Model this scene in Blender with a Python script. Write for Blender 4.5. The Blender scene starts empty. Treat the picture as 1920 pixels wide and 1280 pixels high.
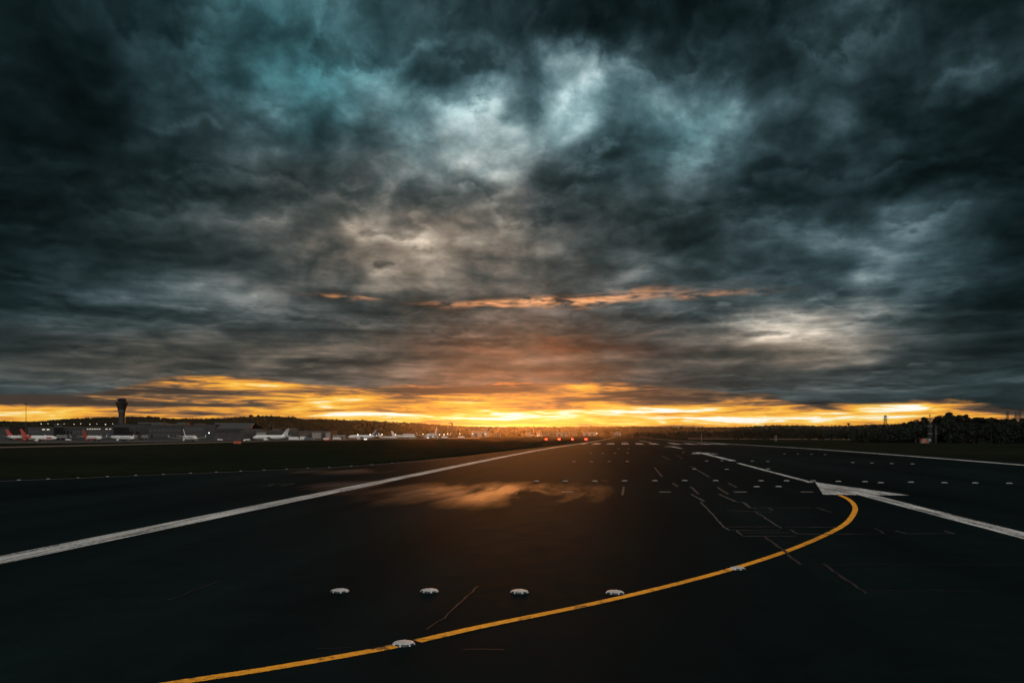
import bpy, bmesh, math, random
from mathutils import Vector, Matrix, noise as mnoise

R = math.radians
scene = bpy.context.scene
col = scene.collection
rnd = random.Random(7)

# ------------------------------------------------------------------ camera and the map from view to ground
F = 29.0 / 36.0 * 1920.0          # focal length in pixels of a 1920 wide frame
HZ = 810.0                        # row of the eye level
EYE = 2.65
cam_d = bpy.data.cameras.new('camera')
cam = bpy.data.objects.new('camera', cam_d)
col.objects.link(cam)
cam.location = (0, 0, EYE)
cam.rotation_euler = (R(90), 0, 0)
cam_d.lens = 29.0
cam_d.sensor_width = 36.0
cam_d.shift_y = (HZ - 640.0) / 1920.0
cam_d.clip_start = 0.05
cam_d.clip_end = 60000.0
scene.camera = cam

TH = math.atan((1167.0 - 960.0) / F)           # runway heading
U = (math.sin(TH), math.cos(TH))
RT = (math.cos(TH), -math.sin(TH))


def rw(a, d):
    return (a * RT[0] + d * U[0], a * RT[1] + d * U[1])


def to_rw(x, y):
    return (x * RT[0] + y * RT[1], x * U[0] + y * U[1])


PROF = [(-9e3, 0), (115, 0), (165, -.28), (250, -.85), (560, -2.6), (1000, -4.3), (1740, -6.4), (3000, -8), (9e9, -8)]


def lin(tab, t):
    for (t0, v0), (t1, v1) in zip(tab, tab[1:]):
        if t <= t1:
            k = max(0., min(1., (t - t0) / (t1 - t0)))
            return v0 + (v1 - v0) * k
    return tab[-1][1]


def sstep(a, b, t):
    k = max(0., min(1., (t - a) / (b - a)))
    return k * k * (3 - 2 * k)


def hgt(x, y):
    a, d = to_rw(x, y)
    if d < 70:
        z = 0.0
    else:
        z = sum(lin(PROF, d + o) for o in (-45, -30, -15, 0, 15, 30, 45)) / 7.0
    return z - 3.0 * sstep(40, 450, -a) - 1.0 * sstep(50, 300, a)


def at(px, Y, dz=0.0):
    """a point standing on the ground at view column px and distance Y"""
    x = (px - 960.0) / F * Y
    return (x, Y, hgt(x, Y) + dz)


def zat(py, Y):
    return EYE + (HZ - py) / F * Y


def gp(px, py):
    """ground point seen at a view position"""
    kx, kz = (px - 960.0) / F, (HZ - py) / F
    lo, hi = 1.0, 1.0
    while hi < 6000:
        hi *= 1.03
        if EYE + kz * hi < hgt(kx * hi, hi):
            break
        lo = hi
    for _ in range(30):
        m = (lo + hi) / 2
        if EYE + kz * m < hgt(kx * m, m):
            hi = m
        else:
            lo = m
    return (kx * lo, lo, hgt(kx * lo, lo))


# ------------------------------------------------------------------ node helper
class NB:
    def __init__(self, nt):
        self.nt = nt
        nt.nodes.clear()

    def node(self, t, **kw):
        n = self.nt.nodes.new(t)
        for k, v in kw.items():
            setattr(n, k, v)
        return n

    def put(self, sock, v):
        if isinstance(v, bpy.types.NodeSocket):
            self.nt.links.new(v, sock)
        else:
            sock.default_value = v

    def m(self, op, a, b=None, c=None, clamp=False):
        n = self.node('ShaderNodeMath', operation=op, use_clamp=clamp)
        self.put(n.inputs[0], a)
        if b is not None:
            self.put(n.inputs[1], b)
        if c is not None:
            self.put(n.inputs[2], c)
        return n.outputs[0]

    def v(self, op, a, b=None, s=None):
        n = self.node('ShaderNodeVectorMath', operation=op)
        self.put(n.inputs[0], a)
        if b is not None:
            self.put(n.inputs[1], b)
        if s is not None:
            self.put(n.inputs['Scale'], s)
        return n.outputs['Value'] if op in ('LENGTH', 'DOT_PRODUCT') else n.outputs[0]

    def xyz(self, x, y, z=0.0):
        n = self.node('ShaderNodeCombineXYZ')
        for i, q in enumerate((x, y, z)):
            self.put(n.inputs[i], q)
        return n.outputs[0]

    def noise(self, vec, scale=1., detail=6., rough=.55, dist=0., lac=2.0, colour=False):
        n = self.node('ShaderNodeTexNoise')
        self.put(n.inputs['Vector'], vec)
        n.inputs['Scale'].default_value = scale
        n.inputs['Detail'].default_value = detail
        n.inputs['Roughness'].default_value = rough
        n.inputs['Lacunarity'].default_value = lac
        n.inputs['Distortion'].default_value = dist
        return n.outputs['Color'] if colour else n.outputs[0]

    def mix(self, f, a, b, kind='RGBA', blend='MIX', clampf=True):
        n = self.node('ShaderNodeMix', data_type=kind, clamp_factor=clampf)
        if kind == 'RGBA':
            n.blend_type = blend
            self.put(n.inputs[0], f); self.put(n.inputs[6], a); self.put(n.inputs[7], b)
            return n.outputs[2]
        self.put(n.inputs[0], f); self.put(n.inputs[2], a); self.put(n.inputs[3], b)
        return n.outputs[0]

    def remap(self, v, a, b, c=0., d=1., smooth=False):
        n = self.node('ShaderNodeMapRange', interpolation_type='SMOOTHSTEP' if smooth else 'LINEAR')
        self.put(n.inputs[0], v)
        for i, q in enumerate((a, b, c, d)):
            self.put(n.inputs[i + 1], q)
        return n.outputs[0]

    def ramp(self, f, stops):
        n = self.node('ShaderNodeValToRGB')
        cr = n.color_ramp
        while len(cr.elements) < len(stops):
            cr.elements.new(.5)
        for e, (p, c) in zip(cr.elements, stops):
            e.position = p
        for e, (p, c) in zip(cr.elements, stops):
            e.color = (c[0], c[1], c[2], 1)
        self.put(n.inputs[0], f)
        return n.outputs[0]

    def curve(self, f, pts):
        n = self.node('ShaderNodeFloatCurve')
        c = n.mapping.curves[0]
        while len(c.points) < len(pts):
            c.points.new(.5, .5)
        for p, (x, y) in zip(c.points, sorted(pts)):
            p.location = (x, y)
            p.handle_type = 'AUTO_CLAMPED'
        n.mapping.update()
        self.put(n.inputs['Value'], f)
        return n.outputs[0]
# ------------------------------------------------------------------ sky: overcast dusk, broken along the sunset
def dirdeg(px, py):
    az = math.atan((px - 960.0) / F)
    el = math.atan((HZ - py) / F * math.cos(az))
    return math.degrees(az), math.degrees(el)


SUN_AZ, SUN_EL = dirdeg(965, 782)


def build_sky():
    w = bpy.data.worlds.new('World')
    scene.world = w
    w.use_nodes = True
    b = NB(w.node_tree)
    g = b.node('ShaderNodeTexCoord').outputs['Generated']
    sp = b.node('ShaderNodeSeparateXYZ'); b.put(sp.inputs[0], g)
    x, y, z = sp.outputs
    az = b.m('MULTIPLY', b.m('ARCTAN2', x, y), 180 / math.pi)
    el = b.m('MULTIPLY', b.m('ARCSINE', z), 180 / math.pi)
    elc = b.m('MAXIMUM', el, 0.0)
    # cloud layer coordinates: lumps lie ever flatter towards the horizon
    vv = b.m('MULTIPLY', b.m('LOGARITHM', b.m('ADD', elc, 3.2), math.e), 3.2)
    q = b.xyz(b.m('MULTIPLY', az, 0.1), vv, 0.0)
    wp = b.v('SUBTRACT', b.noise(q, 1.6, 3, .5, 0, colour=True), (.5, .5, .5))
    q2 = b.v('ADD', q, b.v('SCALE', wp, s=.22))
    n_big = b.noise(b.v('ADD', q2, (3.1, 7.7, 0)), 1.5, 9, .56, .1)
    n_up = b.noise(b.v('ADD', q2, (3.1, 7.78, 0)), 1.5, 9, .56, .1)
    relief = b.m('SUBTRACT', n_up, n_big)
    n_mid = b.noise(b.v('ADD', q2, (-11.3, 2.2, 0)), 3.6, 7, .5, .25)
    wq = b.noise(b.v('ADD', q, (5.5, -3.3, 1.7)), 2.0, 6, .55, 0, colour=True)
    wv = b.v('SUBTRACT', wq, (.5, .5, .5))
    amp = b.remap(el, 1.0, 16.0, .10, 1.0)
    wv = b.v('MULTIPLY', wv, b.xyz(b.m('MULTIPLY', amp, 8.0), b.m('MULTIPLY', amp, 6.0), 0.0))
    P0 = b.xyz(az, el, 0.0)
    P = b.v('ADD', P0, wv)

    def field(vec, start, items):
        """sum of soft elliptical patches; the running sum travels in the third component of the vector"""
        st = b.v('ADD', vec, (0, 0, start))
        k = math.degrees(1 / F)
        for px, py, rx, ry, rot, a in items:
            a0, e0 = dirdeg(px, py)
            mp = b.node('ShaderNodeMapping', vector_type='TEXTURE')
            b.put(mp.inputs[0], st)
            mp.inputs['Location'].default_value = (a0, e0, 0)
            mp.inputs['Rotation'].default_value = (0, 0, R(-rot))
            mp.inputs['Scale'].default_value = (rx * k, ry * k, 1e7)
            gss = b.m('POWER', 0.36788, b.v('DOT_PRODUCT', mp.outputs[0], mp.outputs[0]))
            n = b.node('ShaderNodeVectorMath', operation='MULTIPLY_ADD')
            b.put(n.inputs[0], gss)
            n.inputs[1].default_value = (0, 0, a)
            b.put(n.inputs[2], st)
            st = n.outputs[0]
        sp_ = b.node('ShaderNodeSeparateXYZ')
        b.put(sp_.inputs[0], st)
        return sp_.outputs[2]

    # broad brightness of the deck, one curve over azimuth for each of eleven elevations
    sp_ = b.node('ShaderNodeSeparateXYZ'); b.put(sp_.inputs[0], P)
    paz, pel = sp_.outputs[0], sp_.outputs[1]
    els = [dirdeg(960, r[0])[1] for r in DECK][::-1]
    G = None
    taz = b.remap(paz, -34.0, 34.0, 0, 1)
    for i, e0 in enumerate(els):
        pts = []
        for k in range(29):
            a0 = -34 + 68 * k / 28
            ca = math.cos(R(a0))
            px = 960 + F * math.tan(R(a0))
            pts.append((k / 28, deck_grey(px, HZ - F * math.tan(R(e0)) / ca) / 255.0))
        cv = b.curve(taz, pts)
        if G is None:
            G = cv
        else:
            G = b.mix(b.remap(pel, els[i - 1], e0, 0, 1, smooth=True), G, cv, kind='FLOAT')
    S = b.m('MULTIPLY', b.m('LOGARITHM', b.m('MAXIMUM', G, .05), 2.0), 2.2)
    S = b.m('ADD', S, .14)
    S = b.m('ADD', S, field(P, 0.0, LUM_BLOBS))
    det = b.m('MULTIPLY', b.remap(el, 2.0, 12.0, .75, 1.0), b.m('MULTIPLY', b.remap(az, -30.0, -12.0, .55, 1.0, smooth=True), b.remap(az, 22.0, 31.0, 1.0, .65, smooth=True)))
    lump = b.remap(n_big, .40, .60, -1, 1, smooth=True)
    S = b.m('MULTIPLY_ADD', b.m('MULTIPLY', lump, det), .58, S)
    S = b.m('MULTIPLY_ADD', b.m('MULTIPLY', b.m('SUBTRACT', n_mid, .5), det), 1.35, S)
    n_puf = b.noise(b.v('ADD', b.v('ADD', q, b.v('SCALE', wp, s=.10)), (1.3, 4.4, 0)), 1.6, 7, .47, 0)
    puff = b.m('ABSOLUTE', b.m('MULTIPLY_ADD', n_puf, 2.0, -1.0))          # round heads with dark creases
    n_pf2 = b.noise(b.v('ADD', b.v('ADD', q, b.v('SCALE', wp, s=.10)), (1.3, 4.46, 0)), 1.6, 7, .47, 0)
    puff2 = b.m('ABSOLUTE', b.m('MULTIPLY_ADD', n_pf2, 2.0, -1.0))
    S = b.m('MULTIPLY_ADD', b.m('MULTIPLY', b.m('SUBTRACT', puff, .16), det), 3.2, S)
    S = b.m('MULTIPLY_ADD', b.m('MULTIPLY', b.m('SUBTRACT', puff2, puff), det), 3.0, S)
    n_fin = b.noise(b.v('ADD', q2, (21.3, -7.2, 0)), 9.0, 6, .6, .2)
    S = b.m('MULTIPLY_ADD', b.m('MULTIPLY', b.m('SUBTRACT', n_fin, .5), det), 1.1, S)
    # stacked shelves: each darkens towards its base and ends there in a crisp edge
    e_ = b.m('ADD', b.m('MULTIPLY', n_big, 2.4), b.m('MULTIPLY', vv, .62))
    t_ = b.m('FRACT', b.m('MULTIPLY_ADD', b.m('SUBTRACT', n_mid, .5), .36, e_))
    shelf = b.m('MULTIPLY', t_, b.remap(t_, .84, 1.0, 1, 0, smooth=True))
    S = b.m('MULTIPLY_ADD', b.m('MULTIPLY', b.m('SUBTRACT', shelf, .42), det), 1.0, S)
    S = b.m('MULTIPLY_ADD', relief, 6.5, S)
    # long thin layers low in the sky
    n_lay = b.noise(b.v('MULTIPLY', P0, (.055, .95, 1)), 1.0, 6, .6, .4)
    S = b.m('MULTIPLY_ADD', b.m('MULTIPLY', b.m('SUBTRACT', n_lay, .5), b.remap(el, 12.5, 7.5, 0, 1)), 4.6, S)
    L = b.m('POWER', 2.0, b.m('SMOOTH_MIN', S, -.25, 1.0))
    # hue of the cloud: teal where it is thin high up, slate in between, warm grey towards the sun
    teal = field(P, 0.0, TEAL_BLOBS)
    warm = field(P, 0.0, WARM_BLOBS)
    c = b.ramp(b.m('POWER', L, .4), [(.14, (.42, 1.02, 1.15)), (.4, (.58, 1.02, 1.19)), (.6, (.74, 1.03, 1.09)), (.85, (.92, 1.0, .99))])
    c = b.mix(teal, c, (.33, 1.05, 1.2, 1))
    c = b.mix(warm, c, b.ramp(b.m('POWER', L, .4), [(.14, (.66, 1.02, .98)), (.3, (.93, 1.0, .88)), (.45, (1.2, 1.0, .78))]))
    cloud = b.v('SCALE', c, s=L)
    # orange-lit rags in the deck
    org = field(b.v('ADD', P0, b.v('SCALE', wv, s=.35)), 0.0, ORANGE_BLOBS)
    n_or = b.noise(b.v('MULTIPLY', P0, (.42, 2.3, 1)), 1.0, 5, .6, .8)
    org = b.m('MULTIPLY', org, b.remap(n_or, .42, .62, .02, 1.2))
    cloud = b.v('ADD', cloud, b.v('SCALE', (.95, .40, .15), s=org))
    red = field(P, 0.0, RED_BLOBS)
    cloud = b.v('ADD', cloud, b.v('SCALE', (.18, .045, .010), s=b.m('MULTIPLY', red, b.remap(n_mid, .35, .65, .3, 1.3))))
    # sunset gap under the deck
    t_az = b.remap(az, -32.0, 32.0, 0, 1)
    pts = []
    for px, py in GAP_EDGE:
        a0, e0 = dirdeg(px, py)
        pts.append(((a0 + 32) / 64, e0 / 5.0))
    edge = b.m('MULTIPLY', b.curve(t_az, pts), 5.0)
    n_edge = b.noise(b.v('MULTIPLY', P0, (.22, 1.1, 1)), 1.0, 6, .6, .5)
    d_edge = b.m('SUBTRACT', b.m('ADD', edge, b.m('MULTIPLY', b.m('SUBTRACT', n_edge, .5), .9)), el)
    inside = b.remap(d_edge, -.10, .22, 0, 1, smooth=True)
    s1 = b.noise(b.v('ADD', b.v('MULTIPLY', P0, (.13, 1.9, 1)), (2.0, 9.4, 0)), 1.0, 6, .55, .9)
    s2 = b.noise(b.v('ADD', b.v('MULTIPLY', P0, (.38, 3.4, 1)), (8.0, 1.4, 0)), 1.0, 5, .55, 1.4)
    V = b.m('MULTIPLY_ADD', b.m('SUBTRACT', s1, .5), 2.0, field(P0, .30, GLOW_BLOBS))
    V = b.m('MULTIPLY_ADD', b.m('SUBTRACT', s2, .5), .9, V)
    V = b.m('ADD', V, b.remap(el, 2.6, .4, -.12, .14))
    glow = b.ramp(V, [(0.0, (.055, .042, .033)), (.2, (.15, .095, .055)), (.36, (.46, .20, .06)), (.5, (.82, .35, .05)),
                      (.66, (.96, .48, .06)), (.80, (1.0, .67, .13)), (.93, (1.0, .93, .66)), (1.0, (1.05, 1.02, .92))])
    front = b.mix(inside, cloud, glow)
    # sky overhead and behind, out of view, brightened as fill for paint and aircraft
    sky = b.node('ShaderNodeTexSky', sky_type='NISHITA', sun_disc=False)
    sky.sun_elevation = R(SUN_EL)
    sky.sun_rotation = R(SUN_AZ)
    sky.altitude = 30
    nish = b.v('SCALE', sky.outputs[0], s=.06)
    rear = b.v('ADD', nish, b.v('SCALE', (1.0, .97, .93), s=b.m('MULTIPLY', b.remap(n_mid, .3, .7, .75, 1.25), REAR_FILL)))
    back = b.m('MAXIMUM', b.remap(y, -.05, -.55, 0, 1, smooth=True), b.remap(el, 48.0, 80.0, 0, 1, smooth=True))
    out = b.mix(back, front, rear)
    out = b.mix(b.remap(el, 0.0, -.6, 0, 1), out, (.02, .018, .014, 1))
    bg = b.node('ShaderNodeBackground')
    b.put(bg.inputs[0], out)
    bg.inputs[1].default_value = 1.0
    o = b.node('ShaderNodeOutputWorld')
    b.nt.links.new(bg.outputs[0], o.inputs[0])
    w.cycles.sampling_method = 'MANUAL'
    w.cycles.sample_map_resolution = 1024


REAR_FILL = .95  # fill brightness added to the unseen sky behind and overhead
LUM_BLOBS = [(345, 240, 40, 9, 5, .9), (425, 165, 45, 14, 32, .8), (485, 195, 30, 14, 35, .8), (1078, 165, 28, 22, 0, .9), (1020, 130, 30, 20, 35, .6),
             (960, 195, 45, 28, 25, -.7), (870, 205, 60, 18, 8, .5), (1290, 262, 50, 22, 12, .5), (750, 345, 35, 12, -25, .6), (925, 385, 45, 10, -8, .5),
             (1820, 126, 60, 12, -18, .9), (1475, 610, 60, 12, 4, 1.0), (1575, 630, 70, 12, 10, .9), (1620, 215, 40, 40, 0, .5), (1200, 300, 60, 25, 20, -.5),
             (420, 570, 120, 12, 0, .4), (1670, 520, 60, 20, 8, .4)]
# grey level of the cloud deck met in each direction: rows by height, (column, level)
DECK = [
    (40, [(-100, 34), (60, 34), (220, 40), (330, 50), (430, 90), (560, 112), (660, 85), (800, 62), (900, 42), (1050, 36), (1250, 34), (1450, 38), (1560, 58), (1650, 66), (1780, 40), (1890, 34)]),
    (125, [(0, 32), (100, 30), (240, 34), (330, 45), (440, 75), (500, 50), (600, 85), (700, 75), (820, 58), (930, 66), (1020, 150), (1080, 205), (1150, 130), (1250, 70), (1400, 45), (1550, 42), (1700, 45), (1800, 68), (1890, 50)]),
    (215, [(0, 28), (200, 28), (350, 62), (430, 72), (560, 70), (660, 95), (760, 130), (860, 160), (950, 104), (1000, 135), (1100, 138), (1200, 108), (1290, 125), (1420, 58), (1530, 50), (1620, 85), (1720, 40), (1860, 24)]),
    (290, [(0, 34), (130, 35), (280, 42), (420, 58), (550, 62), (680, 72), (800, 100), (920, 148), (1000, 138), (1080, 115), (1190, 75), (1260, 108), (1330, 88), (1450, 46), (1560, 36), (1700, 30), (1860, 28)]),
    (370, [(0, 30), (200, 35), (350, 55), (480, 62), (620, 80), (740, 108), (800, 75), (930, 105), (1030, 80), (1130, 62), (1250, 72), (1350, 50), (1480, 42), (1620, 62), (1750, 58), (1880, 35)]),
    (440, [(0, 28), (200, 38), (320, 60), (460, 85), (600, 90), (720, 102), (860, 138), (960, 98), (1060, 60), (1180, 48), (1330, 50), (1400, 75), (1520, 62), (1640, 80), (1760, 85), (1880, 38)]),
    (510, [(0, 30), (200, 42), (400, 64), (550, 80), (700, 98), (810, 120), (940, 92), (1080, 78), (1220, 106), (1350, 80), (1480, 92), (1600, 96), (1670, 122), (1780, 75), (1890, 40)]),
    (570, [(0, 52), (60, 60), (200, 82), (330, 92), (430, 108), (560, 76), (700, 75), (850, 72), (1000, 64), (1150, 68), (1300, 80), (1430, 76), (1580, 86), (1720, 60), (1880, 36)]),
    (620, [(0, 46), (80, 48), (250, 55), (450, 60), (650, 62), (850, 68), (1050, 62), (1250, 68), (1380, 92), (1470, 155), (1570, 150), (1650, 100), (1760, 55), (1890, 38)]),
    (670, [(0, 60), (80, 62), (250, 70), (450, 74), (650, 82), (850, 80), (1050, 84), (1250, 66), (1420, 75), (1580, 85), (1740, 55), (1890, 44)]),
    (715, [(0, 72), (100, 76), (300, 82), (550, 80), (750, 86), (950, 92), (1200, 76), (1400, 66), (1600, 60), (1800, 52)]),
]


def row_grey(tab, px):
    if px <= tab[0][0]:
        return tab[0][1]
    return lin(tab, px)


def deck_grey(px, py):
    if py <= DECK[0][0]:
        return row_grey(DECK[0][1], px)
    for (y0, t0), (y1, t1) in zip(DECK, DECK[1:]):
        if py <= y1:
            k = (py - y0) / (y1 - y0)
            return row_grey(t0, px) * (1 - k) + row_grey(t1, px) * k
    return row_grey(DECK[-1][1], px)


TEAL_BLOBS = [(520, 60, 260, 160, 10, .82), (1150, 210, 220, 90, 0, .35), (650, 180, 220, 90, 0, .35), (1290, 270, 90, 50, 0, .4)]
WARM_BLOBS = [(780, 470, 420, 140, 0, 1.0), (900, 690, 800, 70, 0, .85), (1100, 620, 300, 60, 0, .3), (300, 680, 400, 60, 0, .5), (1500, 640, 200, 70, 0, .55)]
ORANGE_BLOBS = [(1000, 568, 80, 8, -3, .95), (1120, 558, 130, 8, -4, .7), (1300, 553, 100, 5, -2, .4), (900, 568, 50, 7, 0, .5), (650, 554, 60, 4, 2, .5), (820, 568, 35, 4, 0, .4)]
RED_BLOBS = [(1050, 655, 190, 18, 0, .35), (960, 700, 240, 12, 0, .15)]
GAP_EDGE = [(-400, 735), (-100, 738), (0, 737), (150, 735), (260, 716), (330, 704), (460, 704), (600, 720), (700, 724), (850, 722), (1000, 716),
            (1150, 716), (1250, 720), (1350, 732), (1450, 738), (1530, 757), (1640, 754), (1750, 752), (1850, 757), (1930, 764), (2300, 770)]
GLOW_BLOBS = [(950, 780, 420, 30, 0, .24), (640, 777, 90, 6, 0, .34), (1000, 782, 110, 7, 0, .22), (1170, 773, 130, 5, -1, .3), (880, 783, 60, 5, 0, .25),
              (450, 722, 150, 16, 8, .30), (600, 745, 120, 14, 8, .22), (40, 776, 130, 10, 0, .40), (1700, 765, 130, 10, -4, .42), (1250, 785, 260, 14, 0, .15), (1450, 780, 180, 16, 0, .30), (1610, 778, 120, 11, 0, .2), (1800, 772, 100, 9, 3, .15),
              (200, 750, 300, 12, 0, -.12), (930, 735, 200, 7, 0, -.14), (620, 755, 260, 14, 0, .12), (850, 752, 260, 16, 0, .16), (1350, 748, 200, 14, 0, -.10), (1565, 766, 45, 4, 10, -.45), (1880, 768, 60, 7, 3, -.8), (230, 735, 200, 8, 0, -.2), (130, 753, 220, 7, 0, -.45), (1000, 745, 300, 6, 0, -.10), (1150, 728, 120, 7, 0, .2)]
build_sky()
sd = bpy.data.lights.new('sun', 'SUN')
sun = bpy.data.objects.new('sun', sd)
col.objects.link(sun)
sd.energy = 1.55
sd.color = (1.0, .33, .07)
sd.angle = R(12)
az_, el_ = R(SUN_AZ), R(SUN_EL)
dv = Vector((math.sin(az_) * math.cos(el_), math.cos(az_) * math.cos(el_), math.sin(el_)))
sun.rotation_euler = dv.to_track_quat('Z', 'Y').to_euler()
scene.view_settings.view_transform = 'Standard'
scene.view_settings.look = 'None'
scene.view_settings.exposure = 0.0
scene.view_settings.gamma = 1.0
# ------------------------------------------------------------------ mesh and tagging helpers
class MB:
    def __init__(self):
        self.v, self.f = [], []

    def add(self, vs, fs):
        n = len(self.v)
        self.v += [tuple(p) for p in vs]
        self.f += [tuple(i + n for i in f) for f in fs]
        return self

    def box(self, x0, x1, y0, y1, z0, z1):
        return self.add([(x0, y0, z0), (x1, y0, z0), (x1, y1, z0), (x0, y1, z0), (x0, y0, z1), (x1, y0, z1), (x1, y1, z1), (x0, y1, z1)],
                        [(0, 3, 2, 1), (4, 5, 6, 7), (0, 1, 5, 4), (1, 2, 6, 5), (2, 3, 7, 6), (3, 0, 4, 7)])

    def loft(self, rings, cap=True):
        """rings: lists of equally many points"""
        k = len(rings[0])
        vs = [p for r in rings for p in r]
        fs = []
        for i in range(len(rings) - 1):
            for j in range(k):
                a, b_ = i * k + j, i * k + (j + 1) % k
                fs.append((a, b_, b_ + k, a + k))
        if cap:
            fs.append(tuple(range(k))[::-1])
            fs.append(tuple(range((len(rings) - 1) * k, len(rings) * k)))
        return self.add(vs, fs)

    def tube(self, p, q, r0, r1=None, k=8):
        r1 = r0 if r1 is None else r1
        p, q = Vector(p), Vector(q)
        d = (q - p).normalized()
        s = d.cross(Vector((0, 0, 1)) if abs(d.z) < .9 else Vector((1, 0, 0))).normalized()
        t = d.cross(s)
        ring = lambda c, r: [c + (s * math.cos(2 * math.pi * i / k) + t * math.sin(2 * math.pi * i / k)) * r for i in range(k)]
        return self.loft([ring(p, r0), ring(q, r1)])

    def lathe(self, prof, k=24, c=(0, 0, 0)):
        return self.loft([[(c[0] + r * math.cos(2 * math.pi * i / k), c[1] + r * math.sin(2 * math.pi * i / k), c[2] + z) for i in range(k)] for r, z in prof])

    def build(self, name, mat, parent=None, smooth=False, loc=None, rotz=None):
        me = bpy.data.meshes.new(name)
        me.from_pydata(self.v, [], self.f)
        me.update()
        bm = bmesh.new(); bm.from_mesh(me)
        bmesh.ops.recalc_face_normals(bm, faces=bm.faces)
        bm.to_mesh(me); bm.free()
        if mat:
            me.materials.append(mat)
        if smooth:
            for p in me.polygons:
                p.use_smooth = True
        o = bpy.data.objects.new(name, me)
        col.objects.link(o)
        if parent:
            o.parent = parent
        if loc:
            o.location = loc
        if rotz is not None:
            o.rotation_euler = (0, 0, rotz)
        return o


def tag(o, label=None, cat=None, group=None, kind=None):
    if label: o['label'] = label
    if cat: o['category'] = cat
    if group: o['group'] = group
    if kind: o['kind'] = kind
    return o


def thing(name, label, cat, loc, rotz=0.0, group=None):
    o = bpy.data.objects.new(name, None)
    col.objects.link(o)
    o.empty_display_size = .3
    o.location = loc
    o.rotation_euler = (0, 0, rotz)
    return tag(o, label, cat, group)


def dup(root, loc, rotz=None, label=None):
    c = root.copy(); col.objects.link(c)
    c.location = loc
    if rotz is not None:
        c.rotation_euler = (0, 0, rotz)
    if label:
        c['label'] = label
    for ch in list(root.children):
        d = ch.copy(); col.objects.link(d); d.parent = c
        for g in list(ch.children):
            e = g.copy(); col.objects.link(e); e.parent = d
    return c


ORD = ['first', 'second', 'third', 'fourth', 'fifth', 'sixth', 'seventh', 'eighth', 'ninth', 'tenth', 'eleventh', 'twelfth',
       'thirteenth', 'fourteenth', 'fifteenth', 'sixteenth', 'seventeenth', 'eighteenth', 'nineteenth', 'twentieth']

# ------------------------------------------------------------------ materials
def new_mat(name):
    m = bpy.data.materials.new(name)
    m.use_nodes = True
    b = NB(m.node_tree)
    p = b.node('ShaderNodeBsdfPrincipled')
    o = b.node('ShaderNodeOutputMaterial')
    b.nt.links.new(p.outputs[0], o.inputs[0])
    return m, b, p


def plain(name, c, rough=.6, var=.25, scale=1.5, metal=0., spec=.5):
    m, b, p = new_mat(name)
    pos = b.node('ShaderNodeTexCoord').outputs['Object']
    n = b.noise(pos, scale, 5, .6)
    n2 = b.noise(pos, scale * 9, 3, .6)
    k = b.m('ADD', b.remap(n, .3, .7, 1 - var, 1 + var), b.remap(n2, .3, .7, -var * .4, var * .4))
    b.put(p.inputs['Base Color'], b.v('SCALE', c, s=k))
    b.put(p.inputs['Roughness'], b.remap(n2, .3, .7, max(.05, rough - .08), min(1, rough + .08)))
    p.inputs['Metallic'].default_value = metal
    p.inputs['Specular IOR Level'].default_value = spec
    return m


def emit(name, c, s):
    m, b, p = new_mat(name)
    p.inputs['Base Color'].default_value = (*c, 1)
    p.inputs['Emission Color'].default_value = (*c, 1)
    p.inputs['Emission Strength'].default_value = s
    return m


def runway_coords(b):
    """metres across and along the runway"""
    pos = b.node('ShaderNodeNewGeometry').outputs['Position']
    a = b.v('DOT_PRODUCT', pos, (RT[0], RT[1], 0))
    d = b.v('DOT_PRODUCT', pos, (U[0], U[1], 0))
    return b.xyz(a, d, 0.0)


def make_asphalt():
    m, b, p = new_mat('asphalt')
    P = runway_coords(b)
    big = b.noise(b.v('MULTIPLY', P, (.10, .035, 1)), 1.0, 5, .6, .3)      # long lanes of wear and laying
    lane = b.noise(b.v('MULTIPLY', P, (.35, .006, 1)), 1.0, 3, .5)
    mid = b.noise(P, 1.3, 6, .65)
    fine = b.noise(P, 38.0, 4, .7)
    k = b.m('MULTIPLY', b.remap(big, .3, .7, .72, 1.3), b.remap(lane, .35, .65, .8, 1.2))
    k = b.m('MULTIPLY', k, b.remap(mid, .3, .7, .85, 1.15))
    k = b.m('MULTIPLY', k, b.remap(fine, .3, .7, .6, 1.4))
    b.put(p.inputs['Base Color'], b.v('SCALE', (.0052, .0094, .0098), s=k))
    # damp film left by rain, drying in patches
    sp = b.node('ShaderNodeSeparateXYZ'); b.put(sp.inputs[0], P)
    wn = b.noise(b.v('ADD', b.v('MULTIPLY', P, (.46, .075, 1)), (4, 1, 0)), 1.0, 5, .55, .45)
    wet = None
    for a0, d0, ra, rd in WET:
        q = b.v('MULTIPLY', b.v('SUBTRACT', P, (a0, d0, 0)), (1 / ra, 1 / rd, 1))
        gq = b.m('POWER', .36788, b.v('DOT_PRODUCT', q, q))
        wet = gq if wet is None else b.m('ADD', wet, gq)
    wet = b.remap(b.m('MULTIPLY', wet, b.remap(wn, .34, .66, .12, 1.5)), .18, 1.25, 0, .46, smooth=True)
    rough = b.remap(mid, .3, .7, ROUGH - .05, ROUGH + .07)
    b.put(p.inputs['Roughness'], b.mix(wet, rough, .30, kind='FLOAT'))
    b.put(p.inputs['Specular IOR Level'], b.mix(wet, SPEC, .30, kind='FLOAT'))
    bump = b.node('ShaderNodeBump')
    bump.inputs['Strength'].default_value = .25
    bump.inputs['Distance'].default_value = .006
    b.put(bump.inputs['Height'], fine)
    b.nt.links.new(bump.outputs[0], p.inputs['Normal'])
    return m


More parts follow.
